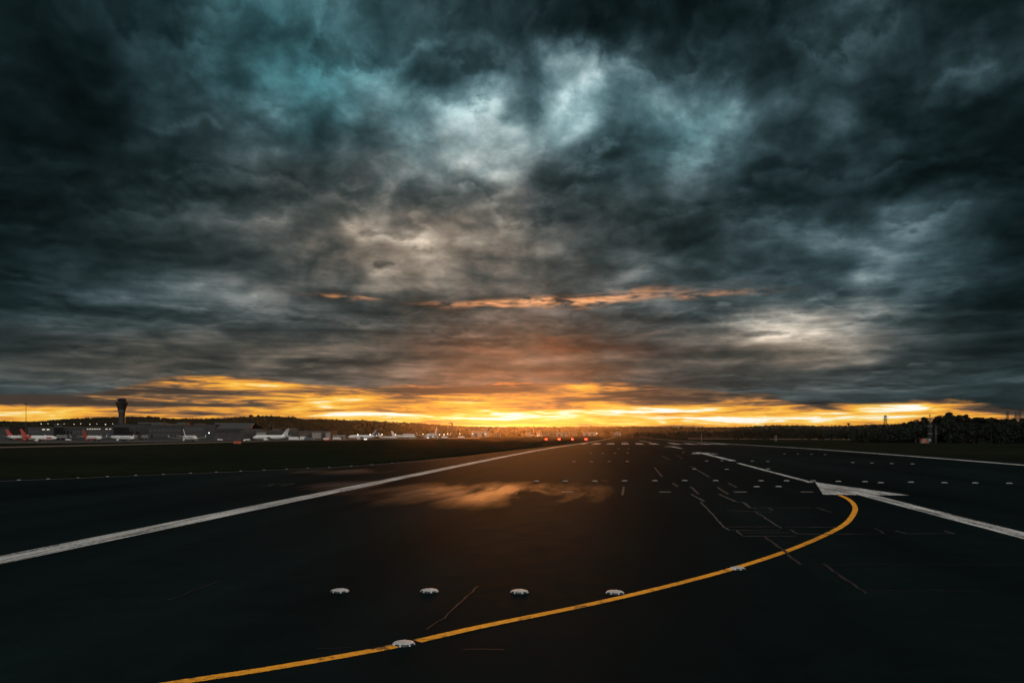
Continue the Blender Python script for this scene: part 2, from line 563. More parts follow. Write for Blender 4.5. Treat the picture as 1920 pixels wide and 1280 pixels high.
def make_paint(name, c, wear, along=True, bare=(.02, .022, .022)):
    """road paint rubbed through to the asphalt in streaks"""
    m, b, p = new_mat(name)
    P = runway_coords(b)
    st = b.noise(b.v('MULTIPLY', P, (5.0, .22, 1) if along else (2.5, 2.5, 1)), 1.0, 6, .7, .3)
    sp = b.noise(P, 11.0, 6, .72)
    dirt = b.noise(P, .35, 4, .6)
    h = b.m('ADD', b.m('MULTIPLY', st, .55), b.m('MULTIPLY', sp, .45))
    k = b.remap(h, wear - .05, wear + .05, 0, 1)
    cc = b.v('SCALE', c, s=b.m('MULTIPLY', b.remap(dirt, .3, .7, .72, 1.12), b.remap(sp, .3, .7, .75, 1.15)))
    b.put(p.inputs['Base Color'], b.mix(k, (*bare, 1), cc))
    p.inputs['Roughness'].default_value = .75
    p.inputs['Specular IOR Level'].default_value = .08
    return m


def make_grass():
    m, b, p = new_mat('grass')
    pos = b.node('ShaderNodeNewGeometry').outputs['Position']
    n1 = b.noise(pos, .02, 6, .6)
    n2 = b.noise(pos, .35, 6, .7)
    n3 = b.noise(pos, 4.0, 4, .7)
    c = b.mix(b.remap(n1, .35, .65), (.0068, .0100, .0068, 1), (.0130, .0150, .0085, 1))
    k = b.m('MULTIPLY', b.remap(n2, .3, .7, .7, 1.3), b.remap(n3, .3, .7, .5, 1.5))
    b.put(p.inputs['Base Color'], b.v('SCALE', c, s=k))
    p.inputs['Roughness'].default_value = 1.0
    p.inputs['Specular IOR Level'].default_value = .0
    bp = b.node('ShaderNodeBump'); bp.inputs['Strength'].default_value = .5; bp.inputs['Distance'].default_value = .05
    b.put(bp.inputs['Height'], n3); b.nt.links.new(bp.outputs[0], p.inputs['Normal'])
    return m


def make_leaf(name, c):
    m, b, p = new_mat(name)
    pos = b.node('ShaderNodeNewGeometry').outputs['Position']
    n = b.noise(pos, .5, 4, .7)
    b.put(p.inputs['Base Color'], b.v('SCALE', c, s=b.remap(n, .3, .7, .75, 1.25)))
    p.inputs['Roughness'].default_value = .8
    p.inputs['Specular IOR Level'].default_value = .15
    return m


ROUGH, SPEC = .70, .0005
HAZE = 1.9e-5
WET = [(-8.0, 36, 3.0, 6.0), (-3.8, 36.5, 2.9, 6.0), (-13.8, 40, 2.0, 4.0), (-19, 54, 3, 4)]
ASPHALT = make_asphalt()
WHITE_LINE = make_paint('white_line_paint', (.52, .525, .50), .47)
WHITE_ARROW = make_paint('worn_white_paint', (.58, .585, .56), .485)
YELLOW_LINE = make_paint('yellow_paint', (.92, .37, .030), .43, along=False)
SEALANT = make_paint('joint_sealant', (.062, .068, .069), .48, along=False)
SEAL_FAINT = make_paint('faint_joint', (.010, .0165, .018), .5, along=False)
DASH_PAINT = make_paint('dull_dash', (.22, .22, .2), .4, along=False)
GRASS = make_grass()
CONCRETE = plain('concrete', (.022, .022, .020), .8, .25, .05)
TAXI = plain('taxiway_concrete', (.065, .058, .045), .8, .2, .03)
HILL = plain('hillside', (.013, .0155, .0095), .95, .3, .004, spec=.0)
WOOD_LEAF = make_leaf('woodland_leaf', (.012, .015, .009))
TREE_LEAF = make_leaf('tree_leaf', (.013, .019, .014))
BARK = plain('bark', (.010, .010, .009), .9, .3, 3)
CAST = plain('cast_light_rim', (.46, .445, .43), .6, .3, 14, spec=.2)
LENS = plain('light_lens', (.022, .030, .036), .35, .1, 10)
PLANE_WHITE = plain('aircraft_white', (.66, .65, .62), .35, .08, .6)
PLANE_GREY = plain('aircraft_grey', (.30, .31, .32), .45, .12, .6)
PLANE_RED = plain('aircraft_red', (.36, .028, .014), .4, .12, .5)
PLANE_NAVY = plain('aircraft_navy', (.02, .03, .08), .35, .15, .5)
PLANE_BEIGE = plain('aircraft_beige', (.62, .56, .48), .4, .12, .5)
GLASS_DARK = plain('dark_glass', (.012, .014, .016), .12, .1, 2)
RUBBER = plain('rubber', (.015, .015, .015), .85, .2, 4)
METAL = plain('grey_metal', (.14, .15, .15), .5, .2, 2, metal=.4)
DARK_METAL = plain('dark_metal', (.035, .038, .04), .6, .2, 2, metal=.2)
WALL_DARK = plain('dark_cladding', (.014, .018, .0185), .7, .2, .15)
WALL_MID = plain('grey_cladding', (.022, .025, .0245), .7, .2, .15)
WALL_LIGHT = plain('light_cladding', (.20, .19, .17), .7, .18, .2)
WALL_BROWN = plain('brown_cladding', (.055, .045, .036), .75, .2, .15)
ROOF_GREY = plain('roof_sheet', (.034, .038, .037), .55, .2, .1)
ROOF_DARK = plain('roof_felt', (.012, .014, .0145), .8, .2, .1)
TOWER_DARK = plain('tower_cladding', (.010, .013, .0135), .5, .2, .2)
BOX_WHITE = plain('white_paint', (.62, .61, .58), .5, .15, .6)
BOX_BLUE = plain('blue_paint', (.05, .08, .13), .5, .15, .6)
BOX_RED = plain('red_paint', (.55, .05, .03), .5, .15, 1)
SIGN_ORANGE = plain('orange_board', (.40, .07, .02), .6, .15, 1)
LAMP_WHITE = emit('lamp_glow', (1.0, .92, .78), 7.0)
LAMP_DIM = emit('window_glow', (1.0, .9, .75), .35)
LAMP_RED = emit('red_lamp_glow', (1.0, .035, .018), 40.0)
# ------------------------------------------------------------------ terrain
A_COLS = [-4500, -3600, -2800, -2000, -1400, -1000, -800, -650, -550, -480, -420, -370, -320, -280, -240, -200, -160, -130, -100, -80, -60, -45, -30, -10, 15,
          30, 45, 60, 80, 110, 150, 200, 260, 330, 450, 650, 1000, 1600, 2600, 3600, 4500]
D_ROWS = [-1500, -500, -150, -60, -20] + list(range(0, 400, 10)) + list(range(400, 1200, 25)) + list(range(1200, 3500, 100)) + [3500, 4500, 5900]


def sheet(name, cols_fn, rows, mat, kind='structure', dz=0.0):
    """a sheet lying on the ground: for each row d, the list of a values"""
    vs, fs = [], []
    k = None
    for d in rows:
        aa = cols_fn(d)
        k = len(aa)
        for a in aa:
            x, y = rw(a, d)
            vs.append((x, y, hgt(x, y) + dz))
    for i in range(len(rows) - 1):
        for j in range(k - 1):
            p = i * k + j
            fs.append((p, p + 1, p + 1 + k, p + k))
    m = MB().add(vs, fs)
    o = m.build(name, mat)
    o['kind'] = kind
    return o


sheet('ground', lambda d: A_COLS, D_ROWS, GRASS, dz=-.05)
L_EDGE = sorted([to_rw(*gp(px, py)[:2])[::-1] for px, py in [(0, 902), (310, 889), (620, 876), (720, 869), (860, 856), (1000, 840)]])
L_EDGE = [(-80, -80), (20, -80), (40, -60)] + L_EDGE + [(200, -15.4), (1e5, -15.4)]
RUN_ROWS = [-40, -10, 0, 10, 20, 30, 40] + list(range(44, 140, 4)) + list(range(140, 400, 10)) + list(range(400, 1760, 20))
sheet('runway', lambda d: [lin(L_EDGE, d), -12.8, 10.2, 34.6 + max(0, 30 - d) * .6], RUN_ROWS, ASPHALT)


def strip(name, pts, width, mat, dz=.004, parent=None, ragged=0.0):
    """a flat band of paint or sealant along ground points (x, y)"""
    m = MB()
    vs = []
    n = len(pts)
    for i, p in enumerate(pts):
        q0, q1 = pts[max(0, i - 1)], pts[min(n - 1, i + 1)]
        dx, dy = q1[0] - q0[0], q1[1] - q0[1]
        l = math.hypot(dx, dy) or 1
        nx, ny = -dy / l * width / 2, dx / l * width / 2
        w = width
        for s in (1, -1):
            k = 1 + rnd.uniform(-ragged, ragged)
            vs.append((p[0] + nx * s * k, p[1] + ny * s * k, hgt(p[0], p[1]) + dz))
    fs = [(2 * i, 2 * i + 1, 2 * i + 3, 2 * i + 2) for i in range(n - 1)]
    m.add(vs, fs)
    o = m.build(name, mat, parent)
    return o


def rline(name, a, d0, d1, width, mat, step=10, dz=.004):
    n = max(2, int((d1 - d0) / step) + 1)
    pts = [rw(a, d0 + (d1 - d0) * i / (n - 1)) for i in range(n)]
    o = strip(name, pts, width, mat, dz)
    o['kind'] = 'structure'
    return o


CL = 10.2
rline('runway_edge_line', -12.8, -12, 1700, .84, WHITE_LINE, 5)
rline('runway_edge_line', 32.1, 20, 1700, .9, WHITE_LINE, 5)
for a in (-12.1, -7.8, -3.5, .8, 5.1, 9.4, 15.8, 20.1, 24.4, 28.7):
    rline('threshold_bar', a, 236, 272, 2.15, WHITE_LINE)
rline('threshold_stripe', CL - .4, 233.5, 234.4, 44, DASH_PAINT, 2)
for d in (300, 350, 400, 460):
    rline('centre_dash', CL, d, d + 30, .9, WHITE_LINE)
rline('runway_numeral_bar', .8, 300, 312, 2.2, WHITE_LINE)
rline('runway_numeral_bar', 17.5, 300, 312, 2.2, WHITE_LINE)
for tip in (45.6, 114.5, 183.0):
    head = MB()
    b0 = tip - 9.1
    pts = [(CL - 1.75, b0), (CL + 1.75, b0), (CL - .05, tip)]
    vs = []
    for a, d in pts:
        x, y = rw(a, d); vs.append((x, y, hgt(x, y) + .006))
    stem = [(CL - .33, b0 - 27), (CL + .33, b0 - 27), (CL + .33, b0), (CL - .33, b0)]
    for a, d in stem:
        x, y = rw(a, d); vs.append((x, y, hgt(x, y) + .006))
    head.add(vs, [(0, 1, 2), (3, 4, 5, 6)])
    o = head.build('runway_arrow', WHITE_ARROW); o['kind'] = 'structure'
rline('centre_line', CL - .33, 45.2, 73, .34, WHITE_LINE)


def smooth_path(pts, n=12):
    out = []
    P = [pts[0]] + pts + [pts[-1]]
    for i in range(1, len(P) - 2):
        p0, p1, p2, p3 = P[i - 1:i + 3]
        for k in range(n):
            t = k / n
            out.append(tuple(.5 * (2 * p1[c] + (p2[c] - p0[c]) * t + (2 * p0[c] - 5 * p1[c] + 4 * p2[c] - p3[c]) * t * t + (3 * p1[c] - p0[c] - 3 * p2[c] + p3[c]) * t ** 3) for c in (0, 1)))
    out.append(pts[-1])
    return out


LEAD = [(-100, 1345), (150, 1309), (335, 1279), (500, 1254), (640, 1230), (748, 1209.5), (900, 1175), (1100, 1134), (1250, 1099), (1380, 1064), (1480, 1031), (1553, 1000), (1588, 979), (1603, 957), (1600, 944), (1588, 934), (1574, 928)]
lead = smooth_path([gp(*p)[:2] for p in LEAD], 60)
cutp = gp(757, 1205)
one = [p for p in lead if p[0] < cutp[0] and math.dist(p, cutp[:2]) > .165]
two = [p for p in lead if p[0] >= cutp[0] and math.dist(p, cutp[:2]) > .165]
for seg in (one, two):
    o = strip('lead_line', seg, .172, YELLOW_LINE, .005, None, .07); o['kind'] = 'structure'

# ------------------------------------------------------------------ sealed joints, patch outlines and short dashes
SEALS = [
    [(1295, 926), (1321, 940)], [(1313, 941), (1335, 963), (1357, 988), (1368, 994), (1379, 994), (1393, 1004)],
    [(1348, 926), (1379, 940), (1394, 942), (1407, 952), (1418, 953)], [(1414, 958), (1429, 967), (1446, 978), (1464, 990)],
    [(1482, 993), (1495, 1000), (1502, 1001.5), (1543, 1001.5), (1620, 1001)], [(1407, 952), (1520, 951.5)], [(1361, 956.5), (1400, 958.5), (1447, 960)],
    [(1440, 952), (1450, 957)], [(1532, 952), (1558, 960)], [(1366, 987.5), (1453, 987.5)], [(1471, 988), (1576, 988.5)], [(1381, 994), (1464, 994)],
    [(1392, 998.5), (1482, 998.5)], [(1392, 1005), (1493, 1005)], [(1680, 995), (1700, 1000.7), (1790, 1000)], [(1770, 995), (1790, 1000)],
    [(1295, 912), (1310, 926)], [(1289, 874), (1297, 875), (1330, 894)], [(1345, 913), (1365, 926)], [(1261, 905), (1270, 912)], [(1365, 905), (1382, 914)],
    [(1227, 876), (1242, 894)], [(1241, 854), (1255, 861.5)], [(1267, 853), (1281, 859)], [(1170, 912), (1167, 928)],
    [(491, 911), (502, 910.7), (513, 907.7), (552, 906)], [(526, 911), (552, 907)], [(622, 908), (637, 905), (680, 905)], [(646, 907.7), (664, 908), (680, 904)],
]
FAINT = [
    ([(1533, 1059), (1700, 1058.5), (1910, 1059)], .05), ([(1543, 1057), (1575, 1079), (1603, 1098), (1625, 1113)], .09), ([(1617, 1107.5), (1840, 1108)], .05),
    ([(896, 1099), (868, 1126), (833, 1159), (800, 1180)], .05), ([(868, 1217), (946, 1218)], .04), ([(592, 1216), (663, 1214)], .03), ([(316, 1125), (360, 1108), (411, 1090)], .05),
    ([(1432, 1006), (1453, 1019), (1470, 1033), (1500, 1058)], .12), ([(1364, 912), (1530, 912)], .05),
    ([(1700, 965), (1920, 966)], .05), ([(1500, 1001), (1655, 1001)], .05), ([(1140, 903), (1128, 899)], .12), ([(966, 928), (978, 915)], .10), ([(1640, 990), (1660, 1001)], .1),
]
wob = random.Random(3)


def wobble(pts, amp=.02):
    out = []
    for p, q in zip(pts, pts[1:]):
        n = max(2, int(math.dist(p, q) / .22))
        for i in range(n):
            t = i / n
            out.append((p[0] + (q[0] - p[0]) * t + wob.uniform(-amp, amp), p[1] + (q[1] - p[1]) * t + wob.uniform(-amp, amp)))
    out.append(pts[-1])
    return out


for s in SEALS:
    far = min(p[1] for p in s)
    o = strip('asphalt_joint', wobble([gp(*p)[:2] for p in s]), .06 if far > 935 else .10, SEALANT, .007, None, .45); o['kind'] = 'structure'
for s, w in FAINT:
    o = strip('asphalt_joint', wobble([gp(*p)[:2] for p in s]), w * .6, SEAL_FAINT, .008, None, .5); o['kind'] = 'structure'
for x0, x1, y in [(1053, 1075, 922), (1236, 1258, 922), (1376, 1400, 922), (1501, 1524, 922), (797, 815, 925)]:
    o = strip('short_dash', [gp(x0, y)[:2], gp(x1, y)[:2]], .32, DASH_PAINT, .0065); o['kind'] = 'structure'

# ------------------------------------------------------------------ taxiway and apron across the grass, perimeter road to the right
def view_sheet(name, cols, mat, rows=3, dz=0.0):
    """a sheet over the ground between near and far distance for each view column: (column, near row, far distance or row)"""
    vs, fs = [], []
    for px, y0, y1 in cols:
        n_ = gp(px, y0)[1]
        f_ = gp(px, y1)[1] if y1 < 1000 else y1 - 1000
        for i in range(rows + 1):
            Y = n_ + (f_ - n_) * i / rows
            x = (px - 960) / F * Y
            vs.append((x, Y, hgt(x, Y) + dz))
    k = rows + 1
    for c in range(len(cols) - 1):
        for i in range(rows):
            p = c * k + i
            fs.append((p, p + k, p + k + 1, p + 1))
    o = MB().add(vs, fs).build(name, mat); o['kind'] = 'structure'


view_sheet('taxiway', [(px, lin([(-620, 853), (-200, 843.5), (0, 839.6), (300, 832.4), (600, 824.6), (760, 822.8), (900, 821.4)], px), lin([(-620, 849), (-200, 841), (0, 837.4), (300, 830.8), (600, 823.4), (760, 821.8), (900, 820.6)], px)) for px in range(-620, 901, 20)], TAXI, 3, .012)
view_sheet('apron', [(px, lin([(-620, 838), (-200, 834), (0, 831), (300, 828.6), (520, 824.3), (600, 822.2), (760, 821.2), (900, 819.8)], px), 2050) for px in range(-620, 901, 20)], CONCRETE, 10, .02)
view_sheet('road', [(px, lin([(1290, 822.4), (1640, 824.4), (1960, 828)], px), lin([(1290, 821.4), (1640, 823.2), (1960, 826.4)], px)) for px in range(1290, 1961, 30)], TAXI, 2, .012)
# ------------------------------------------------------------------ inset runway lights
def make_inset():
    """low domed steel fitting, three lamp windows in its front lip"""
    t = thing('inset_light', 'x', 'runway light', (0, 0, 0))
    k = 36
    prof = [(.165, .0), (.162, .006), (.143, .027), (.112, .035), (.070, .039), (.0, .040)]
    wins = [(-58, 15), (-20, 13), (20, 13), (58, 15)]
    wins = [(-42, 16), (0, 16), (42, 16)]

    def in_win(deg):
        return any(abs((deg - c + 180) % 360 - 180) < w for c, w in wins)
    vs, fs = [], []
    for r, z in prof[:-1]:
        for i in range(k):
            an = 2 * math.pi * i / k - math.pi / 2
            vs.append((r * math.cos(an), r * math.sin(an), z))
    vs.append((0, 0, prof[-1][1]))
    m = MB()
    for j in range(len(prof) - 2):
        for i in range(k):
            deg = (i + .5) * 360 / k
            if j in (0, 1) and in_win(deg):
                continue
            a, b_ = j * k + i, j * k + (i + 1) % k
            fs.append((a, b_, b_ + k, a + k))
    for i in range(k):
        fs.append(((len(prof) - 2) * k + i, (len(prof) - 2) * k + (i + 1) % k, len(vs) - 1))
    m.add(vs, fs)
    m.tube((.0, .0, .040), (0, 0, .047), .022, .018, 10)
    for an in range(15, 360, 60):
        if in_win((an + 90) % 360):
            continue
        c, s = math.cos(R(an)), math.sin(R(an))
        m.tube((.10 * c, .10 * s, .034), (.10 * c, .10 * s, .0425), .009, .008, 6)
    m.build('housing', CAST, t, smooth=False)
    for c, w in wins:
        q = MB()
        n = 5
        ring = []
        for i in range(n):
            an = R(-90 + c - w + 2 * w * i / (n - 1))
            ring.append((math.cos(an), math.sin(an)))
        top = [(.139 * x, .139 * y, .0262) for x, y in ring]
        bot = [(.160 * x, .160 * y, .002) for x, y in ring]
        tin = [(.12 * x, .12 * y, .0262) for x, y in ring]
        bin_ = [(.12 * x, .12 * y, .002) for x, y in ring]
        vs = top + bot + tin + bin_
        fs = []
        for i in range(n - 1):
            fs += [(i, i + 1, n + i + 1, n + i), (i, 2 * n + i, 2 * n + i + 1, i + 1), (2 * n + i, 3 * n + i, 3 * n + i + 1, 2 * n + i + 1), (n + i, n + i + 1, 3 * n + i + 1, 3 * n + i)]
        fs += [(0, n, 3 * n, 2 * n), (n - 1, 3 * n - 1, 4 * n - 1, 2 * n - 1)]
        q.add(vs, fs)
        q.build('lens', LENS, t)
    return t


inset0 = make_inset()
used = []
GR = 'inset lights set into the asphalt'


def inset(px, py, label, rot=0.0, grp=GR):
    x, y, z = gp(px, py)
    loc = (x, y, z - .001)
    if not used:
        used.append(1)
        o = inset0
        o.location = loc; o.rotation_euler = (0, 0, rot); o['label'] = label
    else:
        o = dup(inset0, loc, rot, label)
    o['group'] = grp
    return o


def light_row(pts, where, rot=-TH, size=.94):
    n = len(pts)
    for i, (px, py) in enumerate(pts):
        w = 'leftmost' if i == 0 else 'rightmost' if i == n - 1 else ORD[i] + '-from-left'
        inset(px, py, 'white inset light, %s %s' % (w, where), rot).scale = (size, size, size)


light_row([(637, 1108), (805, 1108), (974, 1109.5), (1153, 1111)], 'of the four large near ones')
inset(757, 1207, 'round grey inset light sitting in the gap of the yellow line', .25).scale = (.88, .88, .88)
inset(1383, 1066, 'grey inset light touching the yellow line halfway round its bend', .6)
light_row([(1006, 902), (1060, 902), (1115, 902), (1171, 901.5), (1228, 901.3), (1284, 901), (1342, 901)], 'in the long row before the big arrow')
light_row([(1427, 901.3), (1475, 901.3), (1525, 901.5)], 'in the short row ending at the big arrow tip')
light_row([(1572, 902.5), (1622, 903), (1652, 905), (1708, 904), (1771, 905), (1829, 905.5), (1893, 906)], 'in the row right of the big arrow tip')
light_row([(1076, 865.5), (1109, 865.5), (1142, 865), (1176, 865)], 'of the four behind the long row')
light_row([(1325, 864), (1353.5, 863.5), (1410.5, 864.2), (1439.5, 865)], 'in the row beside the middle arrow stem')
light_row([(1107, 849.5), (1130, 849.5), (1153.5, 849.3), (1177, 849.2)], 'of the four small ones before the threshold bars')
light_row([(1160, 841), (1178, 841)], 'of the tiny pair before the threshold bars')
light_row([(1281, 848), (1301, 848)], 'of the pair left of the middle arrow head')
light_row([(1470.5, 850.7), (1496, 851), (1521.5, 851.5), (1547, 852)], 'of the four near the right edge line')
light_row([(1599, 867), (1635, 867.8)], 'of the far pair near the right edge line')
light_row([(1672, 869), (1711, 869.5)], 'of the near pair under the right edge line')
light_row([(1302, 879.5), (1363, 879.8), (1440, 879)], 'in the sparse row under the thin centre line')
light_row([(1419, 912.5), (1460, 912.3)], 'of the pair left below the big arrow tip')
light_row([(35, 899.7), (90, 897.6), (145, 895.4), (201, 893.1), (254, 890.9), (306, 888.8), (357, 886.7), (405, 884.7), (451, 882.8), (495, 880.9), (537, 879.1), (577, 877.5), (617, 875.9)], 'along the left grass edge', -TH, .6)
light_row([(658, 873.4), (697, 870.7), (735, 867.9)], 'of the last three along the left grass', -TH, .6)
inset(1173, 829, 'tiny white inset light alone between the threshold bars')
edge_line = strip('pavement_edge_line', [gp(px, py)[:2] for px, py in [(-60, 904.3), (35, 900.4), (145, 896.2), (254, 891.6), (357, 887.4), (451, 883.5), (537, 879.8), (617, 876.6), (700, 871.2), (860, 857.6)]], .13, DASH_PAINT, .005)
edge_line['kind'] = 'structure'

# ------------------------------------------------------------------ approach slope lights
def make_slope_light():
    t = thing('slope_light', 'x', 'slope light', (0, 0, 0), 0, 'slope lights beside the runway')
    m = MB().box(-.75, .75, -.1, .9, .32, .80)
    m.box(-.78, .78, -.16, -.1, .78, .84)
    m.build('housing', SIGN_ORANGE, t)
    for sx in (-.55, .55):
        for sy in (.05, .75):
            MB().tube((sx, sy, -.05), (sx, sy, .32), .04).build('leg', METAL, t)
    for sx in (-.45, 0, .45):
        MB().tube((sx, -.145, .56), (sx, -.10, .56), .22, .22, 14).build('lamp', LAMP_RED, t)
    return t


sl = make_slope_light()
for i, (px, py) in enumerate([(1023.7, 823.6), (1048.2, 823.6), (1073.2, 823.2), (1098.7, 822.6)]):
    loc = at(px, 556)
    loc = (loc[0], loc[1], loc[2] - .03)
    lab = 'red glowing slope light, %s of the row of four left of the runway' % ('leftmost', 'second from left', 'third from left', 'rightmost')[i]
    if i == 0:
        sl.location = loc; sl['label'] = lab
    else:
        dup(sl, loc, 0, lab)
# ------------------------------------------------------------------ airliners
def ell(y, rx, rz, zc, k=16):
    return [(rx * math.cos(2 * math.pi * i / k), y, zc + rz * math.sin(2 * math.pi * i / k)) for i in range(k)]


def airliner(label, px, Y, heading, L=37.0, body=None, fin_mat=None, belly=None, stripe=None, letters=None, winglets=True, tail_dots=False, gear_light=False,
             wing_mat=None, regional=False, rear=None, lift=0.0, fin_edge=None):
    """nose along +Y of the thing; heading is where the nose points, clockwise from straight away"""
    body = body or PLANE_WHITE
    fin_mat = fin_mat or body
    wing_mat = wing_mat or PLANE_GREY
    x, y, z = at(px, Y)
    t = thing('airliner', label, 'airliner', (x, y, z - .02 + lift), -heading, 'airliners parked and taxiing on the apron')
    s = L / 37.0
    r = 2.0 * s
    zc = 3.75 * s
    st = [(-18.5, .18, .25, zc + 1.0 * s), (-16.5, .75 * s, .8 * s, zc + .75 * s), (-13, 1.45 * s, 1.45 * s, zc + .4 * s), (-9, r * .97, r * .97, zc + .05 * s), (-6, r, r, zc),
          (8, r, r, zc), (13, r, r, zc), (15.3, r * .93, r * .9, zc - .1 * s), (17, r * .72, r * .68, zc - .28 * s), (18.1, r * .42, r * .4, zc - .45 * s), (18.5, .15, .15, zc - .55 * s)]
    fus = MB().loft([ell(q[0] * s, q[1], q[2], q[3]) for q in st]).build('fuselage', body, t, smooth=True)
    if rear:
        MB().loft([ell(q[0] * s, q[1] + .03, q[2] + .03, q[3]) for q in st[1:5]]).build('tail_band', rear, t, smooth=True)
    # cockpit windows, passenger windows
    m = MB()
    for sx in (-1, 1):
        m.add([(sx * .15 * s, 17.3 * s, zc + .85 * s), (sx * 1.1 * s, 16.7 * s, zc + .62 * s), (sx * 1.15 * s, 16.35 * s, zc + 1.08 * s), (sx * .15 * s, 16.6 * s, zc + 1.25 * s)], [(0, 1, 2, 3)])
        m.add([(sx * 1.2 * s, 16.6 * s, zc + .6 * s), (sx * 1.72 * s, 15.6 * s, zc + .6 * s), (sx * 1.62 * s, 15.5 * s, zc + 1.02 * s), (sx * 1.25 * s, 16.3 * s, zc + 1.05 * s)], [(0, 1, 2, 3)])
    m.build('cockpit_window', GLASS_DARK, t)
    m = MB()
    for sx in (-1, 1):
        for i in range(44):
            yy = (-10 + i * .52) * s
            q = (r + .02)
            z0, z1 = .42 * s, .78 * s
            xa, xb = math.sqrt(q * q - z0 * z0), math.sqrt(q * q - z1 * z1)
            m.add([(sx * xa, yy, zc + z0), (sx * xa, yy + .26 * s, zc + z0), (sx * xb, yy + .26 * s, zc + z1), (sx * xb, yy, zc + z1)], [(0, 1, 2, 3)])
    m.build('cabin_window', GLASS_DARK, t)
    if belly:
        MB().loft([[(r * 1.01 * math.cos(a), yy * s, zc + r * 1.01 * math.sin(a)) for a in [math.pi + .35 + i * (math.pi - .7) / 9 for i in range(10)]] for yy in (-8.5, -3, 3, 8, 12.6)], cap=False).build('belly', belly, t, smooth=True)
    if stripe:
        m = MB()
        for sx in (-1, 1):
            angs = [-.35, -.1, .15, .4]
            m.add([(sx * (r + .03) * math.cos(a), yy * s, zc + (r + .03) * math.sin(a)) for yy in (9.5, 14.6) for a in angs], [(i, i + 1, i + 5, i + 4) for i in range(3)])
        m.build('nose_panel', stripe, t)
    zw = zc - 1.25 * s
    for sx in (-1, 1):
        w = MB().loft([[(sx * 1.2 * s, 5.2 * s, zw), (sx * 1.2 * s, -1.8 * s, zw + .05), (sx * 1.2 * s, -1.8 * s, zw - .15), (sx * 1.2 * s, 4.0 * s, zw - .8 * s)],
                       [(sx * 6.2 * s, 1.6 * s, zw + .55 * s), (sx * 6.2 * s, -2.3 * s, zw + .6 * s), (sx * 6.2 * s, -2.3 * s, zw + .4 * s), (sx * 6.2 * s, 1.0 * s, zw + .1 * s)],
                       [(sx * 16.6 * s, -4.2 * s, zw + 1.65 * s), (sx * 16.6 * s, -5.8 * s, zw + 1.65 * s), (sx * 16.6 * s, -5.8 * s, zw + 1.5 * s), (sx * 16.6 * s, -4.4 * s, zw + 1.42 * s)]])
        wo = w.build('wing', wing_mat, t)
        if winglets:
            MB().loft([[(sx * 16.5 * s, -4.3 * s, zw + 1.55 * s), (sx * 16.5 * s, -5.8 * s, zw + 1.55 * s), (sx * 16.72 * s, -5.8 * s, zw + 1.6 * s), (sx * 16.72 * s, -4.3 * s, zw + 1.6 * s)],
                       [(sx * 17.5 * s, -5.9 * s, zw + 4.0 * s), (sx * 17.5 * s, -6.7 * s, zw + 4.0 * s), (sx * 17.6 * s, -6.7 * s, zw + 4.0 * s), (sx * 17.6 * s, -5.9 * s, zw + 4.0 * s)]]).build('winglet', body, wo)
        ex, ez = sx * 5.6 * s, zw - 1.0 * s
        if regional:
            ex, ez = sx * 2.7 * s, zc + 1.1 * s
        ey = (1.0 if not regional else -11.5) * s
        en = MB().loft([[(ex + rr * math.cos(a), ey + yy * s, ez + rr * math.sin(a)) for a in [2 * math.pi * i / 14 for i in range(14)]] for yy, rr in ((-1.2, .55 * s), (.5, .95 * s), (2.6, 1.08 * s), (3.6, .98 * s))]).build('engine', body if not belly else belly, t, smooth=True)
        MB().tube((ex, ey + 3.58 * s, ez), (ex, ey + 3.66 * s, ez), .80 * s, .80 * s, 14).build('intake', RUBBER, en)
        MB().loft([[(ex + q * .15, ey + 2.2 * s, ez + .9 * s) for q in (-1, 1)] + [(ex + q * .15, ey - 2.0 * s, ez + .7 * s) for q in (1, -1)],
                   [(ex - sx * (.0 if not regional else 1.2) + q * .15, ey + 1.2 * s, ez + (1.75 if not regional else .4) * s) for q in (-1, 1)] + [(ex - sx * (.0 if not regional else 1.2) + q * .15, ey - 2.4 * s, ez + (1.75 if not regional else .4) * s) for q in (1, -1)]]).build('pylon', wing_mat, en)
        zt = zc + 1.0 * s
        MB().loft([[(sx * .5 * s, -14.2 * s, zt), (sx * .5 * s, -17.4 * s, zt), (sx * .5 * s, -17.4 * s, zt - .12), (sx * .5 * s, -14.2 * s, zt - .3 * s)],
                   [(sx * 6.2 * s, -17.4 * s, zt + .75 * s), (sx * 6.2 * s, -18.8 * s, zt + .75 * s), (sx * 6.2 * s, -18.8 * s, zt + .68 * s), (sx * 6.2 * s, -17.4 * s, zt + .62 * s)]]).build('tailplane', wing_mat if not rear else body, t)
        gw = sx * 3.4 * s
        g = MB().tube((gw, -1.0 * s, zw), (gw, -1.0 * s, .55 * s), .14 * s)
        go = g.build('landing_gear', METAL, t)
        MB().tube((gw - .45 * s, -1 * s, .57 * s), (gw + .45 * s, -1 * s, .57 * s), .57 * s, .57 * s, 14).build('wheel', RUBBER, go)
    # fin
    zb = zc + 1.6 * s
    zt = 11.8 * s
    fin = MB().loft([[(q * .16 * s, yy * s, zb + dz * s) for q, yy, dz in ((-1, -10.2, 0), (1, -10.2, 0), (1, -16.6, -.4), (-1, -16.6, -.4))],
                     [(q * .14 * s, yy * s, zb + 1.4 * s) for q, yy in ((-1, -12.2), (1, -12.2), (1, -16.9), (-1, -16.9))],
                     [(q * .08 * s, yy * s, zt) for q, yy in ((-1, -16.6), (1, -16.6), (1, -18.9), (-1, -18.9))]]).build('fin', fin_mat, t)
